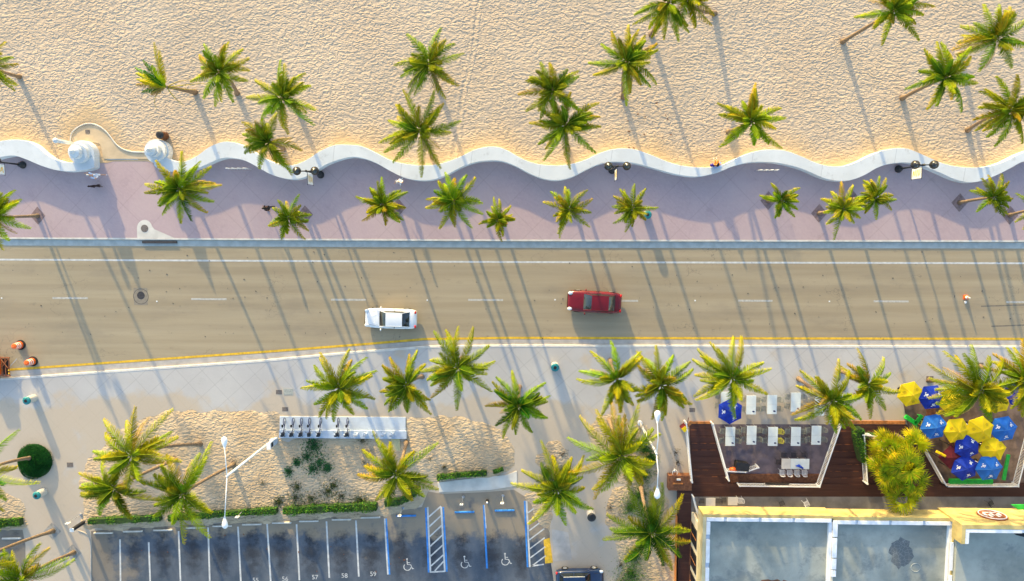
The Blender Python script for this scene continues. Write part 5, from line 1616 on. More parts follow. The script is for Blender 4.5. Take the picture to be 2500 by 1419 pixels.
# long table
loc = P(1942, 1133, .9); loc.z = .157
t = thing('long_table', 'long white table at the bottom of the sunken patio', 'table', loc)
for s_, w, m in ((-.83, .82, 'slabw'), (.0, .82, 'table'), (.83, .82, 'table')):
    mb = MB(); mb.box((s_, 0, .73), (w, .95, .04)); mb.build('tabletop', M[m], t, bevel=.01)
for x in (-1.1, -.4, .4, 1.1):
    for y in (-.38, .38):
        mb = MB(); mb.tube([(x, y, 0), (x, y, .71)], .025, 6); mb.build('leg', M['gmetal'], t)
for k, x in enumerate((1913, 1938, 1963)):
    q = P(x, 1111, .6); q.z = .157; put(CH['k'], cu, 'k', q, -PI / 2, ('left', 'middle', 'right')[k] + ' black chair on the upper side of the long table', 'chairs round the long patio table')
q = P(1901, 1128, .6); q.z = .157; put(CH['k'], cu, 'k', q, 0, 'black chair at the left end of the long table', 'chairs round the long patio table')
for k, x in enumerate((1909, 1927, 1945, 1963)):
    q = P(x, 1153, .6); q.z = .157; put(CH['w'], cu, 'w', q, PI / 2, ('leftmost', 'second', 'third', 'rightmost')[k] + ' white chair on the lower side of the long table', 'chairs round the long patio table')
b = MB(); b.add([(-.45, .12, .0), (-.1, .3, .02), (.35, -.05, .0), (.3, -.2, .0), (-.1, -.02, .0), (-.35, .1, .14), (0, .1, .16), (.25, -.1, .1)], [(0, 1, 6, 5), (1, 2, 7, 6), (2, 3, 7), (3, 4, 6, 7), (4, 0, 5, 6), (4, 3, 2, 1, 0)])
o = b.build('blue_towel', M['blue'], bevel=.02); o.location = P(1953, 1141, .93); tag(o, 'folded bright blue cloth on the long white table', 'cloth')
# dark box with orange cushion
loc = P(1806, 1132, .157); t = thing('service_cart', 'black service cart in the lower left of the patio', 'cart', loc, -.15)
b = MB(); b.box((0, 0, .5), (1.1, .65, .9)); b.build('body', M['dark'], t, bevel=.04); b = MB(); b.box((0, 0, .98), (1.18, .72, .05)); b.build('lid', M['black'], t, bevel=.01)
b = MB(); b.ball((0, 0, .35), .32, 14, 9, .8, 1.3, .6); o = b.build('orange_cushion', M['orange'], smooth=True); o.location = P(1788, 1143, .5); tag(o, 'orange cushion beside the black service cart', 'cushion')


# umbrellas
def umbrella(px, py, r_px, kind, label, rot=0.0, z=2.5):
    loc = P(px, py, z); loc.z = .157; h = z - .157; R = r_px * 1.12 * PXM(z)
    t = thing('umbrella', label, 'umbrella', loc, rot, 'blue and yellow umbrellas of the restaurant')
    m = {'y': 'umy', 'b': 'umb', 'l': 'uml'}[kind]
    mb = MB(); mb.lathe([(.22, 0), (.22, .08), (.05, .1)], n=16); mb.build('foot', M['dark'], t)
    mb = MB(); mb.tube([(0, 0, 0), (0, 0, h + .05)], .022, 8); mb.build('pole', M['wmetal'], t)
    N = 6; rise = .42; vs = [(0, 0, h)]; K = 4; fs = []
    A = []
    for j in range(1, 5):
        for i in range(N * K):
            s_ = i / K; i0 = int(s_); u = s_ - i0
            p0 = Vector((math.cos(i0 * PI / 3), math.sin(i0 * PI / 3), 0)); p1 = Vector((math.cos((i0 + 1) * PI / 3), math.sin((i0 + 1) * PI / 3), 0))
            p = p0.lerp(p1, u) * (R * j / 4); sag = 4 * u * (1 - u)
            p *= 1 - .015 * sag * (j / 4)
            vs.append((p.x, p.y, h - rise * (j / 4) ** 1.15 + .0 - .03 * sag * (j / 4)))
    n = N * K
    for i in range(n): fs.append((0, 1 + i, 1 + (i + 1) % n))
    for j in range(3):
        for i in range(n):
            a = 1 + j * n + i; b_ = 1 + j * n + (i + 1) % n; fs.append((a, a + n, b_ + n, b_))
    # hanging hem
    base_n = len(vs)
    for i in range(n):
        x, y, zz = vs[1 + 3 * n + i]; vs.append((x * 1.005, y * 1.005, zz - .1))
    for i in range(n):
        a = 1 + 3 * n + i; b_ = 1 + 3 * n + (i + 1) % n; fs.append((a, base_n + i, base_n + (i + 1) % n, b_))
    mb = MB(); mb.add(vs, fs); can = mb.build('canopy', M[m], t)
    mb = MB()
    for i in range(N):
        a = i * PI / 3; mb.tube([(0, 0, h + .008), (R * .5 * math.cos(a), R * .5 * math.sin(a), h - rise * .45 + .008), (R * math.cos(a), R * math.sin(a), h - rise + .008)], .009, 4)
    mb.build('ribs', simple('seam_' + kind, {'y': (.7, .5, .05), 'b': (.02, .05, .3), 'l': (.05, .2, .5)}[kind], .8), t)
    mb = MB(); mb.ball((0, 0, h + .04), .045, 8, 6); mb.build('finial', M[m], t)
    # printed mark on alternate panels
    for i in (0, 2, 4):
        a = (i + .5) * PI / 3; rad = Vector((math.cos(a), math.sin(a), 0)); tan = Vector((-rad.y, rad.x, 0))
        slope = rise / (R * .866); dn = (rad - Vector((0, 0, slope))).normalized(); c_ = rad * R * .56 + Vector((0, 0, h - rise * .60 + .035)); nn = dn.cross(tan)
        lm = MB()

        def bar(u, v, w, l, ang):
            q = c_ + tan * u + dn * v; e = tan * math.cos(ang) + dn * math.sin(ang); f = tan * -math.sin(ang) + dn * math.cos(ang)
            lm.add([q - e * l / 2 - f * w / 2, q + e * l / 2 - f * w / 2, q + e * l / 2 + f * w / 2, q - e * l / 2 + f * w / 2], [(0, 1, 2, 3)])
        if kind == 'y':
            for v, l in ((-.13, .12), (-.05, .2), (.03, .26), (.11, .18)): bar(.0, v, .028, l, .05)
            bar(-.1, -.02, .02, .16, 1.3); bar(.1, -.02, .02, .16, -1.3)
            lm.build('printed_mark', M['dprint'], can)
        else:
            bar(-.06, -.04, .075, .24, 1.1); bar(.05, -.02, .075, .22, 1.9); bar(.0, -.12, .06, .2, 0.1); bar(.14, .08, .08, .1, .5); bar(-.13, .1, .06, .12, .3)
            lm.build('printed_mark', M['wprint'], can)


UM = [(2229, 965, 29, 'y', 'topmost left yellow umbrella at the plaza corner', .25), (2281, 973, 29, 'b', 'dark blue umbrella right of the top left yellow one', .1), (2328, 982, 28, 'y', 'yellow umbrella partly under the big palm, right of the dark blue one', .3), (2446, 982, 28, 'y', 'yellow umbrella under the right side of the big palm', .2),
      (2488, 965, 27, 'b', 'dark blue umbrella at the upper right edge behind palm fronds', .4), (2287, 1045, 30, 'l', 'lighter blue umbrella at the left of the middle row', .2), (2343, 1055, 30, 'y', 'left yellow umbrella of the middle row', .1), (2400, 1053, 31, 'y', 'right yellow umbrella of the middle row', .35), (2458, 1051, 30, 'l', 'lighter blue umbrella at the right of the middle row', .2),
      (2368, 1094, 29, 'b', 'dark blue umbrella below the two yellow ones', .5), (2431, 1101, 30, 'y', 'lone yellow umbrella at the lower right', .15), (2362, 1146, 30, 'b', 'dark blue umbrella nearest the lower railing', .4), (2422, 1147, 30, 'l', 'lighter blue umbrella nearest the lower railing', .1), (1786, 1008, 29, 'b', 'lone dark blue umbrella of the sunken patio', .5)]
for k, (x, y, r, kd, lab, rt) in enumerate(UM): umbrella(x, y, r, kd, lab, rt, 2.5 + .22 * ((k * 7) % 5) / 5)

# furniture of the umbrella patio
loc = P(2226, 1016, .157); t = thing('green_bench', 'bright green corner bench left of the umbrellas', 'bench', loc, -.6)
b = MB(); b.box((-.1, -.35, .42), (1.2, .35, .1)); b.box((.45, .05, .42), (.35, 1.0, .1)); b.build('seat', M['green'], t, bevel=.03)
b = MB(); b.box((-.1, -.55, .65), (1.25, .07, .5)); b.build('backrest', M['green'], t); b = MB(); b.box((-.5, -.35, .2), (.08, .3, .4)); b.box((.45, .4, .2), (.3, .08, .4)); b.build('legs', M['green'], t)
loc = P(2292, 1100, .157); t = thing('bar_hut_roof', 'dark red square canopy below the lighter blue umbrella', 'canopy', loc, .8)
b = MB(); b.add([(-.8, -.8, 1.9), (.8, -.8, 1.9), (.8, .8, 1.9), (-.8, .8, 1.9), (0, 0, 2.15)], [(0, 1, 4), (1, 2, 4), (2, 3, 4), (3, 0, 4)]); b.build('canopy', M['burg'], t)
for a in (-1, 1):
    for c in (-1, 1):
        b = MB(); b.tube([(a * .72, c * .72, 0), (a * .72, c * .72, 1.92)], .04, 6); b.build('post', M['dark'], t)
b = MB(); b.box((0, 0, 0), (.95, .22, .1), -.5); b.box((.1, -.02, .06), (.6, .12, .04), -.5); o = b.build('yellow_float', M['umy'], bevel=.04); o.location = P(2297, 1108, 2.25); tag(o, 'yellow board lying on the dark red canopy', 'board')
b = MB(); b.bbox(P(2318, 1182, .9) - Vector((0, 0, .2)), P(2425, 1172, 1.0)); b.build('tmp', M['green']); o = bpy.data.objects['tmp']; o.name = 'green_counter'; tag(o, 'bright green counter along the lower railing of the umbrella patio', 'counter')
b = MB(); q0 = P(2450, 1172, .95); q1 = P(2462, 1110, .95); b.box((q0 + q1) / 2, (.3, (q1 - q0).length, .1), math.atan2((q1 - q0).y, (q1 - q0).x) - PI / 2); o = b.build('green_counter', M['green']); tag(o, 'bright green counter beside the right railing of the umbrella patio', 'counter')
for k, (x, y, lab) in enumerate(((2262, 1000, 'wooden table under the top blue umbrella'), (2318, 1005, 'wooden table left of the big palm crown'), (2320, 1080, 'wooden table between the burgundy canopy and the blue umbrella'), (2398, 1085, 'wooden table between the middle yellow umbrellas'), (2395, 1120, 'wooden table left of the lone yellow umbrella'))):
    loc = P(x, y, .157); t = thing('wooden_table', lab, 'table', loc, .3 * k, 'wooden tables of the umbrella patio')
    b = MB(); b.box((0, 0, .73), (.8, .8, .05)); b.build('tabletop', M['brown'], t, bevel=.02); b = MB(); b.tube([(0, 0, 0), (0, 0, .7)], .05, 8); b.build('leg', M['dark'], t)
for k, (x, y, lab) in enumerate(((2248, 1030, 'yellow chair between the green bench and the blue umbrella'), (2250, 1045, 'yellow chair beside the left blue umbrella'), (2197, 948, 'yellow chair at the upper left corner of the umbrellas'))):
    put(CH['y'], cu, 'y', P(x, y, .157), k * 1.3, lab, 'yellow chairs at the umbrellas')
for k, (x, y, lab) in enumerate(((1735, 1226, 'left pale table on the terrace under the facade'), (1789, 1224, 'right pale table on the terrace under the facade'))):
    q = P(x, y, 1.5); loc = Vector((q.x, q.y, .757)); t = thing('terrace_table', lab, 'table', loc, 0, 'tables under the facade')
    b = MB(); b.box((0, 0, .73), (.85, .75, .04)); b.build('tabletop', M['slabw'], t, bevel=.01); b = MB(); b.tube([(0, 0, 0), (0, 0, .7)], .04, 8); b.build('leg', M['gmetal'], t)
    for s_ in (-1, 1):
        put(CH['w' if s_ > 0 and k else 'k'], cu, 'w' if s_ > 0 and k else 'k', loc + Vector((s_ * .72, 0, 0)), 0 if s_ < 0 else PI, 'chair %s of the %s' % ('left' if s_ < 0 else 'right', lab), 'chairs under the facade')
for k, (x, lab) in enumerate(((1912, 'black chair on the terrace above the left roof'), (1972, 'white chair on the terrace above the middle roof'), (2424, 'black chair on the terrace above the round sign'))):
    q = P(x, 1232, 1.5); key = 'kwk'[k]; put(CH[key], cu, key, Vector((q.x, q.y, .757)), .5, lab, 'chairs under the facade')

# ---------------------------------------------------------------- building
loc = P(1684, 1201, .15)
bd = thing('restaurant_building', 'yellow flat-roofed restaurant with grey roofs and white parapet caps', 'building', loc)
Yf = P(1684, 1201, 0).y          # plane of the facade
Xw = P(1684, 1201, 0).x
XA = P(2034, 1300, 5.4).x; XB = P(2335, 1300, 5.4).x; XE = P(2900, 1300, 5.4).x; YS = P(1700, 1700, 0).y
XC = P(2352, 1300, 7.2).x


def bb(name, m, x0, x1, y0, y1, z0, z1, bevel=0):
    b = MB(); b.bbox((x0, y0, z0), (x1, y1, z1)); return b.build(name, M[m], bd, org=loc, bevel=bevel)


zR = 4.85
bb('wall', 'stucco2', Xw + .35, XE, YS, Yf - 1.6, .15, zR - .3)                 # recessed ground floor
bb('fascia', 'stucco', Xw, XA, Yf - .25, Yf, 3.5, 5.3)
bb('fascia', 'stucco', XA + .004, XB, Yf - .40, Yf - .12, 3.45, 5.25)
bb('fascia', 'stucco', XC, XE, Yf - .33, Yf + .02, 3.3, 7.0)
bb('side_wall', 'cream', Xw, Xw + .28, YS, Yf - .26, 3.4, 5.3)
bb('side_wall', 'stucco2', Xw + .03, Xw + .25, YS, Yf - 1.6, .15, 3.4)
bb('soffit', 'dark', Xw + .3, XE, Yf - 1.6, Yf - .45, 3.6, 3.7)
# west windows
for k in range(5):
    y1 = P(1700, 1285, 2).y - k * 2.3; 
    w = bb('window', 'dark', Xw - .03, Xw + .02, y1 - 1.7, y1, 1.1, 3.1)
    for q in range(2):
        b = MB(); b.bbox((Xw - .05, y1 - 1.7 + q * .85, 1.15), (Xw - .04, y1 - .95 + q * .85, 3.05)); b.build('pane', M['glass'], w, org=loc)
    b = MB(); b.bbox((Xw - .10, y1 - 1.75, 1.02), (Xw - .0, y1 + .05, 1.1)); b.build('sill', M['brown'], w, org=loc)
    b = MB(); b.bbox((Xw - .06, y1 - .9, 1.1), (Xw - .035, y1 - .82, 3.1)); b.build('mullion', M['fence'], w, org=loc)
# roofs
ra = bb('roof', 'roof', Xw + .3, XA - .02, YS, Yf - .26, zR - .3, zR)
rb = bb('roof', 'roof', XA + .02, XB - .05, YS, Yf - .41, zR - .3, zR - .02)
rc = bb('roof', 'roof', XC + .3, XE, YS, Yf - .34, zR - .3, 5.9)


def caps(x0, x1, y0, y1, z, axis, cuts):
    """white cap stones with open dark joints"""
    pts = [0] + cuts + [1]
    for i in range(len(pts) - 1):
        a, c = pts[i] + (.012 if i else 0), pts[i + 1] - .012 * (i < len(pts) - 2)
        b = MB()
        if axis == 'x': b.bbox((x0 + (x1 - x0) * a, y0, z), (x0 + (x1 - x0) * c, y1, z + .08))
        else: b.bbox((x0, y0 + (y1 - y0) * a, z), (x1, y0 + (y1 - y0) * c, z + .08))
        b.build('parapet_cap', M['capw'], bd, org=loc, bevel=.01)


bb('parapet', 'dock', Xw + .29, XA - .1, Yf - .62, Yf - .27, zR - .05, 5.26)
bb('parapet', 'dock', Xw + .29, Xw + .6, YS, Yf - .63, zR - .05, 5.26)
bb('parapet', 'dock', XA + .21, XB - .1, Yf - .78, Yf - .42, zR - .05, 5.2)
caps(Xw + .33, XA - .15, Yf - .60, Yf - .29, 5.27, 'x', [.15, .43, .70]); caps(Xw + .30, Xw + .62, YS, Yf - .66, 5.27, 'y', [.3, .5, .66, .80, .93])
caps(XA + .45, XB - .1, Yf - .76, Yf - .44, 5.21, 'x', [.16, .45, .74])
bb('party_wall', 'capw', XA - .26, XA + .02, YS, Yf - .64, zR, 5.15); bb('party_wall', 'stucco2', XA + .03, XA + .22, YS, Yf - .3, zR - .03, 5.2)
caps(XA + .03, XA + .42, P(2034, 1410, 5.4).y, Yf - .45, 5.215, 'y', [.12, .33, .7])
bb('party_wall', 'capw', XB - .48, XB - .02, YS, Yf - .8, zR - .03, 5.22); bb('party_wall', 'stucco', XB - .01, XC + .25, YS, Yf - .42, zR - .3, 5.5)
caps(XC - .05, XC + .24, YS, P(2350, 1330, 6).y, 5.52, 'y', [.4, .7, .85])
ye = P(2370, 1330, 7.1).y
bb('sign_parapet_return', 'stucco', XC, XC + .3, ye, Yf - .34, 5.6, 7.0)
caps(XC + .31, XE, Yf - .66, Yf - .36, 6.9, 'x', [.25, .5, .75]); caps(XC + .31, XC + .62, ye, Yf - .68, 6.9, 'y', [.5])
bb('parapet', 'capw', XC + .31, XE, Yf - .66, Yf - .35, 5.9, 6.88)
# dark cracked stain and ring on the middle roof
b = MB(); c_ = P(2200, 1350, zR)
n = 26; b.sheet([(c_.x + (.98 + .16 * math.sin(k * 2.1) + .12 * math.sin(k * 5.3)) * math.cos(2 * PI * k / n) * .98, c_.y + (1.3 + .16 * math.sin(k * 3.1) + .1 * math.sin(k * 4.7)) * math.sin(2 * PI * k / n), zR - .012) for k in range(n)])
ms = NT('cracked_stain'); vo = ms.n('ShaderNodeTexVoronoi', feature='DISTANCE_TO_EDGE'); vo.inputs['Scale'].default_value = 3.2; ms.l(ms.pos(), vo.inputs['Vector'])
b.build('roof_stain', ms.finish(ms.mix(ms.ramp(vo.outputs['Distance'], .0, .06), (.22, .235, .24), (.12, .135, .14)), .9), bd, org=loc)
b = MB(); c_ = P(2236, 1386, zR); b.tube([(c_.x + .4 * math.cos(a), c_.y + .36 * math.sin(a), zR - .02) for a in np.linspace(0, 2 * PI, 25)], .035, 5, cap=False); b.build('roof_ring', M['coverg'], bd, org=loc)
b = MB(); c_ = P(1893, 1418, zR)
b.sheet([(c_.x + x, c_.y + y, zR + .004) for x, y in ((-1.3, -1.5), (1.2, -1.5), (1.1, -.05), (.7, .1), (.55, -.08), (.2, .14), (-.3, .02), (-.6, .12), (-1.2, .05))]); b.build('roof_hole', M['brown'], bd, org=loc)
b = MB(); c_ = P(2493, 1304, 5.92); b.sheet([(c_.x + x, c_.y + y, 5.906) for x, y in ((-.9, .25), (1, .3), (1, -.2), (.2, -.25), (-.4, -.1))]); b.build('roof_stain', M['dark'], bd, org=loc)
# round sign on the tall facade
b = MB(); c_ = P(2426, 1264, 5.2)
xx = c_.x; zc = 5.0; yy = Yf + .03
b.tube([(xx, yy - .02, zc), (xx, yy + .08, zc)], 1.15, 32); sg = b.build('round_sign', M['rust'], bd, org=loc)
b = MB(); b.tube([(xx + 1.02 * math.cos(a), yy + .1, zc + 1.02 * math.sin(a)) for a in np.linspace(0, 2 * PI, 33)], .045, 5, cap=False)
for k in range(5): b.box((xx - .6 + k * .3, yy + .1, zc + (.25 if k % 2 else -.05)), (.2, .03, .5))
b.box((xx, yy + .1, zc - .45), (1.1, .03, .14)); b.build('emblem', M['sign'], sg, org=loc)
loc2 = P(2485, 1236, 3.4)
b = MB(); b.prism([P(2470, 1233, 3.6), P(2900, 1233, 3.6), P(2900, 1252, 3.6), P(2497, 1252, 3.6)], 3.45, 3.6); o = b.build('green_awning', M['green']); tag(o, 'bright green awning at the right end of the facade', 'awning')


# ---------------------------------------------------------------- people and dog
def skin_obj(name, verts, edges, radii, m, parent, sub=1):
    me = bpy.data.meshes.new(name); me.from_pydata(verts, edges, []); me.materials.append(m)
    o = bpy.data.objects.new(name, me); C.objects.link(o); o.parent = parent
    md = o.modifiers.new('skin', 'SKIN'); md.use_smooth_shade = True
    sl = me.skin_vertices[0].data if me.skin_vertices else None
    if sl is None:
        bpy.context.view_layer.objects.active = o
        sl = me.skin_vertices.new().data if hasattr(me.skin_vertices, 'new') else me.attributes
    for i, r in enumerate(radii):
        r = r if isinstance(r, tuple) else (r, r)
        sl[i].radius = r; sl[i].use_root = (i == 0)
    s_ = o.modifiers.new('sub', 'SUBSURF'); s_.levels = sub; s_.render_levels = sub
    return o


def person(loc, rz, label, J, cols, long_hair=False, skirt=False, group='people out walking'):
    """J: joint dict in local coordinates, x forward, y left"""
    t = thing('person', label, 'person', loc, rz, group)
    V = []; E = []; R_ = []; idx = {}

    def a(n, p, r, par=None):
        idx[n] = len(V); V.append(tuple(p)); R_.append(r)
        if par: E.append((idx[par], idx[n]))
    a('pelvis', J['pelvis'], (.15, .115)); a('waist', J['waist'], (.135, .10), 'pelvis'); a('chest', J['chest'], (.165, .12), 'waist')
    a('neck', J['neck'], .06, 'chest'); a('chin', Vector(J['head']) - Vector((0, 0, .07)), (.075, .08), 'neck'); a('head', J['head'], (.085, .10), 'chin'); a('crown', Vector(J['head']) + Vector((0, 0, .09)), (.06, .07), 'head')
    for s_ in 'lr':
        k = 1 if s_ == 'l' else -1
        a('sh' + s_, J['sh' + s_], .06, 'chest'); a('el' + s_, J['el' + s_], .042, 'sh' + s_); a('wr' + s_, J['wr' + s_], .027, 'el' + s_)
        w = Vector(J['wr' + s_]); d = (w - Vector(J['el' + s_])).normalized(); sd = d.cross(Vector((0, 0, 1)));
        sd = sd.normalized() if sd.length > .1 else Vector((1, 0, 0))
        a('pa' + s_, w + d * .06, (.036, .018), 'wr' + s_)
        for f in range(4):
            q = w + d * .095 + sd * (.03 - f * .02); a('f%d%s' % (f, s_), q, .010, 'pa' + s_)
            L = (.06, .075, .07, .05)[f]; a('g%d%s' % (f, s_), q + d * L * .8 - Vector((0, 0, .018)), .007, 'f%d%s' % (f, s_))
        a('th' + s_, w + d * .05 + sd * .045, .010, 'wr' + s_); a('tt' + s_, w + d * .085 + sd * .065, .008, 'th' + s_)
        a('hip' + s_, J['hip' + s_], .09, 'pelvis'); a('kn' + s_, J['kn' + s_], .06, 'hip' + s_); a('an' + s_, J['an' + s_], .038, 'kn' + s_)
        fw = Vector(J.get('ft' + s_, Vector(J['an' + s_]) + Vector((.15, 0, -.05)))); a('to' + s_, fw, (.04, .025), 'an' + s_)
    skin_obj('body', V, E, R_, M[cols['skin']], t)
    # shirt
    V = [J['waist'], J['chest'], Vector(J['chest']) * .5 + Vector(J['neck']) * .5]; E = [(0, 1), (1, 2)]; R_ = [(.155, .125), (.185, .14), (.11, .09)]
    V.append(J['pelvis']); E.append((0, 3)); R_.append((.165, .13))
    for s_ in 'lr':
        n = len(V); V += [J['sh' + s_], Vector(J['sh' + s_]).lerp(Vector(J['el' + s_]), .75)]; E += [(1, n), (n, n + 1)]; R_ += [.078, .058]
    skin_obj('shirt', [tuple(v) for v in V], E, R_, M[cols['shirt']], t)
    V = [J['pelvis']]; E = []; R_ = [(.172, .135)]; frac = cols.get('leg', .6)
    for s_ in 'lr':
        n = len(V); V += [J['hip' + s_], J['kn' + s_]]; E += [(0, n), (n, n + 1)]; R_ += [.108, .078]
        if frac > .8: V.append(Vector(J['an' + s_])); E.append((n + 1, n + 2)); R_.append(.055)
    skin_obj('shorts' if frac < .8 else 'trousers', [tuple(v) for v in V], E, R_, M[cols['pants']], t)
    h = Vector(J['head']); mb = MB(); mb.ball(h + Vector((-.015, 0, .045)), .118, 14, 9, .95, 1.02, .88)
    if long_hair: mb.tube([h + Vector((-.06, 0, .05)), h + Vector((-.12, .0, -.1)), h + Vector((-.15, 0, -.3)), h + Vector((-.14, 0, -.45))], [.10, .10, .085, .03], 10)
    mb.build('hair', M[cols['hair']], t, smooth=True)
    for s_ in (-1, 1):
        mb = MB(); mb.ball(h + Vector((.092, s_ * .032, 0)), .013, 8, 6); mb.build('eye', M['dark'], t)
        mb = MB(); mb.ball(h + Vector((-.005, s_ * .092, -.01)), .026, 8, 6, 1.2, .6, .4); mb.build('ear', M[cols['skin']], t)
        q = J['an' + ('l' if s_ > 0 else 'r')]; mb = MB(); f = Vector(J.get('ft' + ('l' if s_ > 0 else 'r'), Vector(q) + Vector((.15, 0, -.05)))); mb.tube([Vector(q) + Vector((-.03, 0, -.05)), (Vector(q) + f) / 2 - Vector((0, 0, .025)), f], [.045, .05, .035], 8); mb.build('shoe', M[cols.get('shoe', 'cw')], t, smooth=True)
    mb = MB(); mb.ball(h + Vector((.11, 0, -.02)), .016, 8, 6, 1.3); mb.build('nose', M[cols['skin']], t)
    mb = MB(); mb.box(h + Vector((.093, 0, -.065)), (.01, .045, .01)); mb.build('mouth', M['burg'], t)
    return t


def pose(stride=.28, lean=.06, arms='walk', h=1.0):
    J = {}
    J['pelvis'] = (0, 0, .95); J['waist'] = (lean * .4, 0, 1.1); J['chest'] = (lean, 0, 1.33); J['neck'] = (lean * 1.3, 0, 1.5); J['head'] = (lean * 1.6 + .02, 0, 1.64)
    for s_, k in (('l', 1), ('r', -1)):
        J['sh' + s_] = (lean, k * .19, 1.42); J['hip' + s_] = (0, k * .09, .88)
        f = stride * k; J['kn' + s_] = (f * .55 + .06, k * .1, .48); J['an' + s_] = (f - (.06 if f < 0 else 0), k * .1, .09 + (.12 if f < 0 else 0))
        J['ft' + s_] = (f + (.15 if f > 0 else .08), k * .11, .035 if f > 0 else .06)
        g = -f
        if arms == 'run': J['el' + s_] = (lean + g * .7 - .03, k * .30, 1.18); J['wr' + s_] = (lean + g * .7 + .2, k * .24, 1.2)
        else: J['el' + s_] = (lean + g * .35 - .02, k * .25, 1.14); J['wr' + s_] = (lean + g * .8 + .05, k * .27, .92)
    return J


person(P(248, 431, .15), .05 + PI, 'runner in a pale blue shirt on the promenade below the left entrance tower', pose(.5, .16, 'run'), dict(skin='skin', shirt='cb', pants='cw', hair='hairg', leg=.6))
person(P(981, 444, .15), -2.2, 'person in white walking close to the wavy wall left of centre', pose(.3, .12), dict(skin='skin', shirt='cw', pants='cw', hair='hairg', leg=.9))
person(P(663, 509, .15), .2 + PI, 'dark-haired person in black beside the small palm on the promenade', pose(.3, .1), dict(skin='skin2', shirt='ck', pants='ck', hair='hairk', leg=.9, shoe='ck'), True)
# woman sitting on the wall, facing the street
J = {}
Z = WZ - .15 - .88 + .10
J['pelvis'] = (0, 0, .10); J['waist'] = (-.03, 0, .27); J['chest'] = (-.01, 0, .48); J['neck'] = (.03, 0, .66); J['head'] = (.06, 0, .79)
for s_, k in (('l', 1), ('r', -1)):
    J['sh' + s_] = (0, k * .18, .57); J['hip' + s_] = (.05, k * .09, .10); J['kn' + s_] = (.46, k * .12, .14); J['an' + s_] = (.54, k * .12, -.30); J['ft' + s_] = (.68, k * .13, -.36)
    J['el' + s_] = (.06, k * .27, .33); J['wr' + s_] = (.26, k * .2, .2)
wl = P(1748, 404, WZ)
person(Vector((wl.x, wl.y, WZ)), PI / 2, 'long-haired woman in orange sitting on the wavy wall facing the sea', J, dict(skin='skin', shirt='co', pants='co', hair='hairk', leg=.5), True)
mb = MB(); mb.box((0, 0, 0), (.75, .5, .02), .2); o = mb.build('beach_towel', M['cb'], bevel=.005); o.location = P(1751, 404, WZ + .012); tag(o, 'pale blue towel spread under the seated woman on the wall', 'towel')
mb = MB(); mb.ball((0, 0, .16), .2, 14, 9, .8, 1.1, .8); t = thing('beach_bag', 'round purple bag beside the seated woman on the wall', 'bag', P(1738, 404, WZ + .02)); mb.build('body', M['purple'], t, smooth=True)
mb = MB(); mb.tube([(-.15, 0, .25), (-.08, 0, .42), (.08, 0, .42), (.15, 0, .25)], .015, 6); mb.build('handle', M['purple'], t)

# dog running beside the jogger
t = thing('dog', 'dark brown dog trotting beside the runner on the promenade', 'dog', P(240, 455, .15), PI + .1)
V = [(-.28, 0, .50), (-.05, 0, .50), (.2, 0, .50), (.36, 0, .62), (.46, 0, .72), (.60, 0, .68), (-.42, 0, .55), (-.62, 0, .5)]
E = [(0, 1), (1, 2), (2, 3), (3, 4), (4, 5), (0, 6), (6, 7)]; R_ = [(.10, .11), (.095, .11), (.115, .15), .075, .078, .035, .03, .015]
for k in (-1, 1):
    n = len(V); V += [(.2, k * .09, .36), (.26 + k * .05, k * .09, .19), (.22 + k * .1, k * .09, .03), (-.28, k * .09, .36), (-.22 - k * .08, k * .09, .26), (-.36 - k * .08, k * .09, .16), (-.32 - k * .1, k * .09, .03)]
    E += [(2, n), (n, n + 1), (n + 1, n + 2), (0, n + 3), (n + 3, n + 4), (n + 4, n + 5), (n + 5, n + 6)]; R_ += [.05, .03, .028, .065, .045, .026, .028]
skin_obj('body', V, E, R_, M['fur'], t)
for k in (-1, 1):
    mb = MB(); mb.ball((.44, k * .07, .77), .05, 8, 6, .9, .5, .7); mb.build('ear', M['fur'], t, smooth=True)

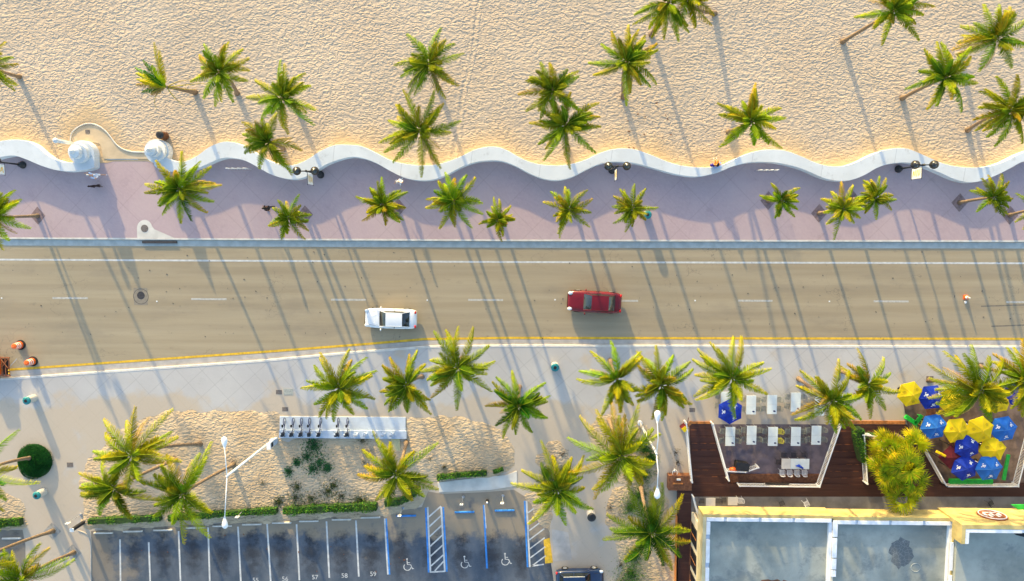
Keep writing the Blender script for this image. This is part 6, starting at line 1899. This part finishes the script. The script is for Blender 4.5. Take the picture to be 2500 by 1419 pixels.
# ---------------------------------------------------------------- litter on the roadside and small debris
rng = random.Random(12)
mb = MB()
for k in range(170):
    x = rng.uniform(0, 2500); y = rng.uniform(610, 830)
    s_ = rng.uniform(.02, .06); mb.box(P(x, y, .006 + s_ * .2), (s_ * 2, s_, s_ * .4), rng.random() * 3)
o = mb.build('road_debris', M['iron']); tag(o, 'specks of dark debris scattered over the street', 'debris', None, 'stuff')
mb = MB()
for k in range(14):
    x = rng.uniform(1520, 1640); y = rng.uniform(240, 370)
    s_ = rng.uniform(.04, .1); mb.box(P(x, y, .2), (s_ * 2.2, s_, s_ * .3), rng.random() * 3)
for k in range(14):
    x = rng.uniform(230, 1000); y = rng.uniform(1300, 1400)
    s_ = rng.uniform(.04, .09); mb.box(P(x, y, .175), (s_ * 2, s_, s_ * .3), rng.random() * 3)
o = mb.build('dry_leaf_litter', M['brown']); tag(o, 'small dry leaves lying on the sand and the car park', 'leaf litter', None, 'stuff')

# ---------------------------------------------------------------- camera, light, world
cam = bpy.data.cameras.new('camera'); co = bpy.data.objects.new('camera', cam); C.objects.link(co)
co.matrix_world = Matrix.Translation((0, 0, H)) @ RW.to_4x4()
cam.sensor_fit = 'HORIZONTAL'; cam.sensor_width = 36; cam.lens = F / 2500 * 36; cam.clip_end = 3000; cam.clip_start = .5
sc = bpy.context.scene; sc.camera = co

SUN_EL = math.radians(11.2)
sd = Vector((.345, -1, 0)).normalized()          # direction in which shadows fall
tosun = Vector((-sd.x * math.cos(SUN_EL), -sd.y * math.cos(SUN_EL), math.sin(SUN_EL)))
L = bpy.data.lights.new('sun', 'SUN'); L.energy = 2.1; L.angle = math.radians(.8); L.color = (1.0, .77, .36)
lo = bpy.data.objects.new('sun', L); C.objects.link(lo)
lo.rotation_euler = tosun.to_track_quat('Z', 'Y').to_euler()
w = bpy.data.worlds.new('World'); sc.world = w; w.use_nodes = True
nt = w.node_tree; nt.nodes.clear()
sky = nt.nodes.new('ShaderNodeTexSky'); sky.sky_type = 'NISHITA'; sky.sun_disc = False
sky.sun_elevation = SUN_EL; sky.sun_rotation = math.atan2(tosun.x, tosun.y); sky.dust_density = 1.3; sky.ozone_density = 1.2
bg = nt.nodes.new('ShaderNodeBackground'); bg.inputs[1].default_value = .15
wo = nt.nodes.new('ShaderNodeOutputWorld')
nt.links.new(sky.outputs[0], bg.inputs[0]); nt.links.new(bg.outputs[0], wo.inputs[0])
sc.view_settings.view_transform = 'Standard'; sc.view_settings.look = 'None'; sc.view_settings.gamma = 1
sc.view_settings.exposure = 1.88
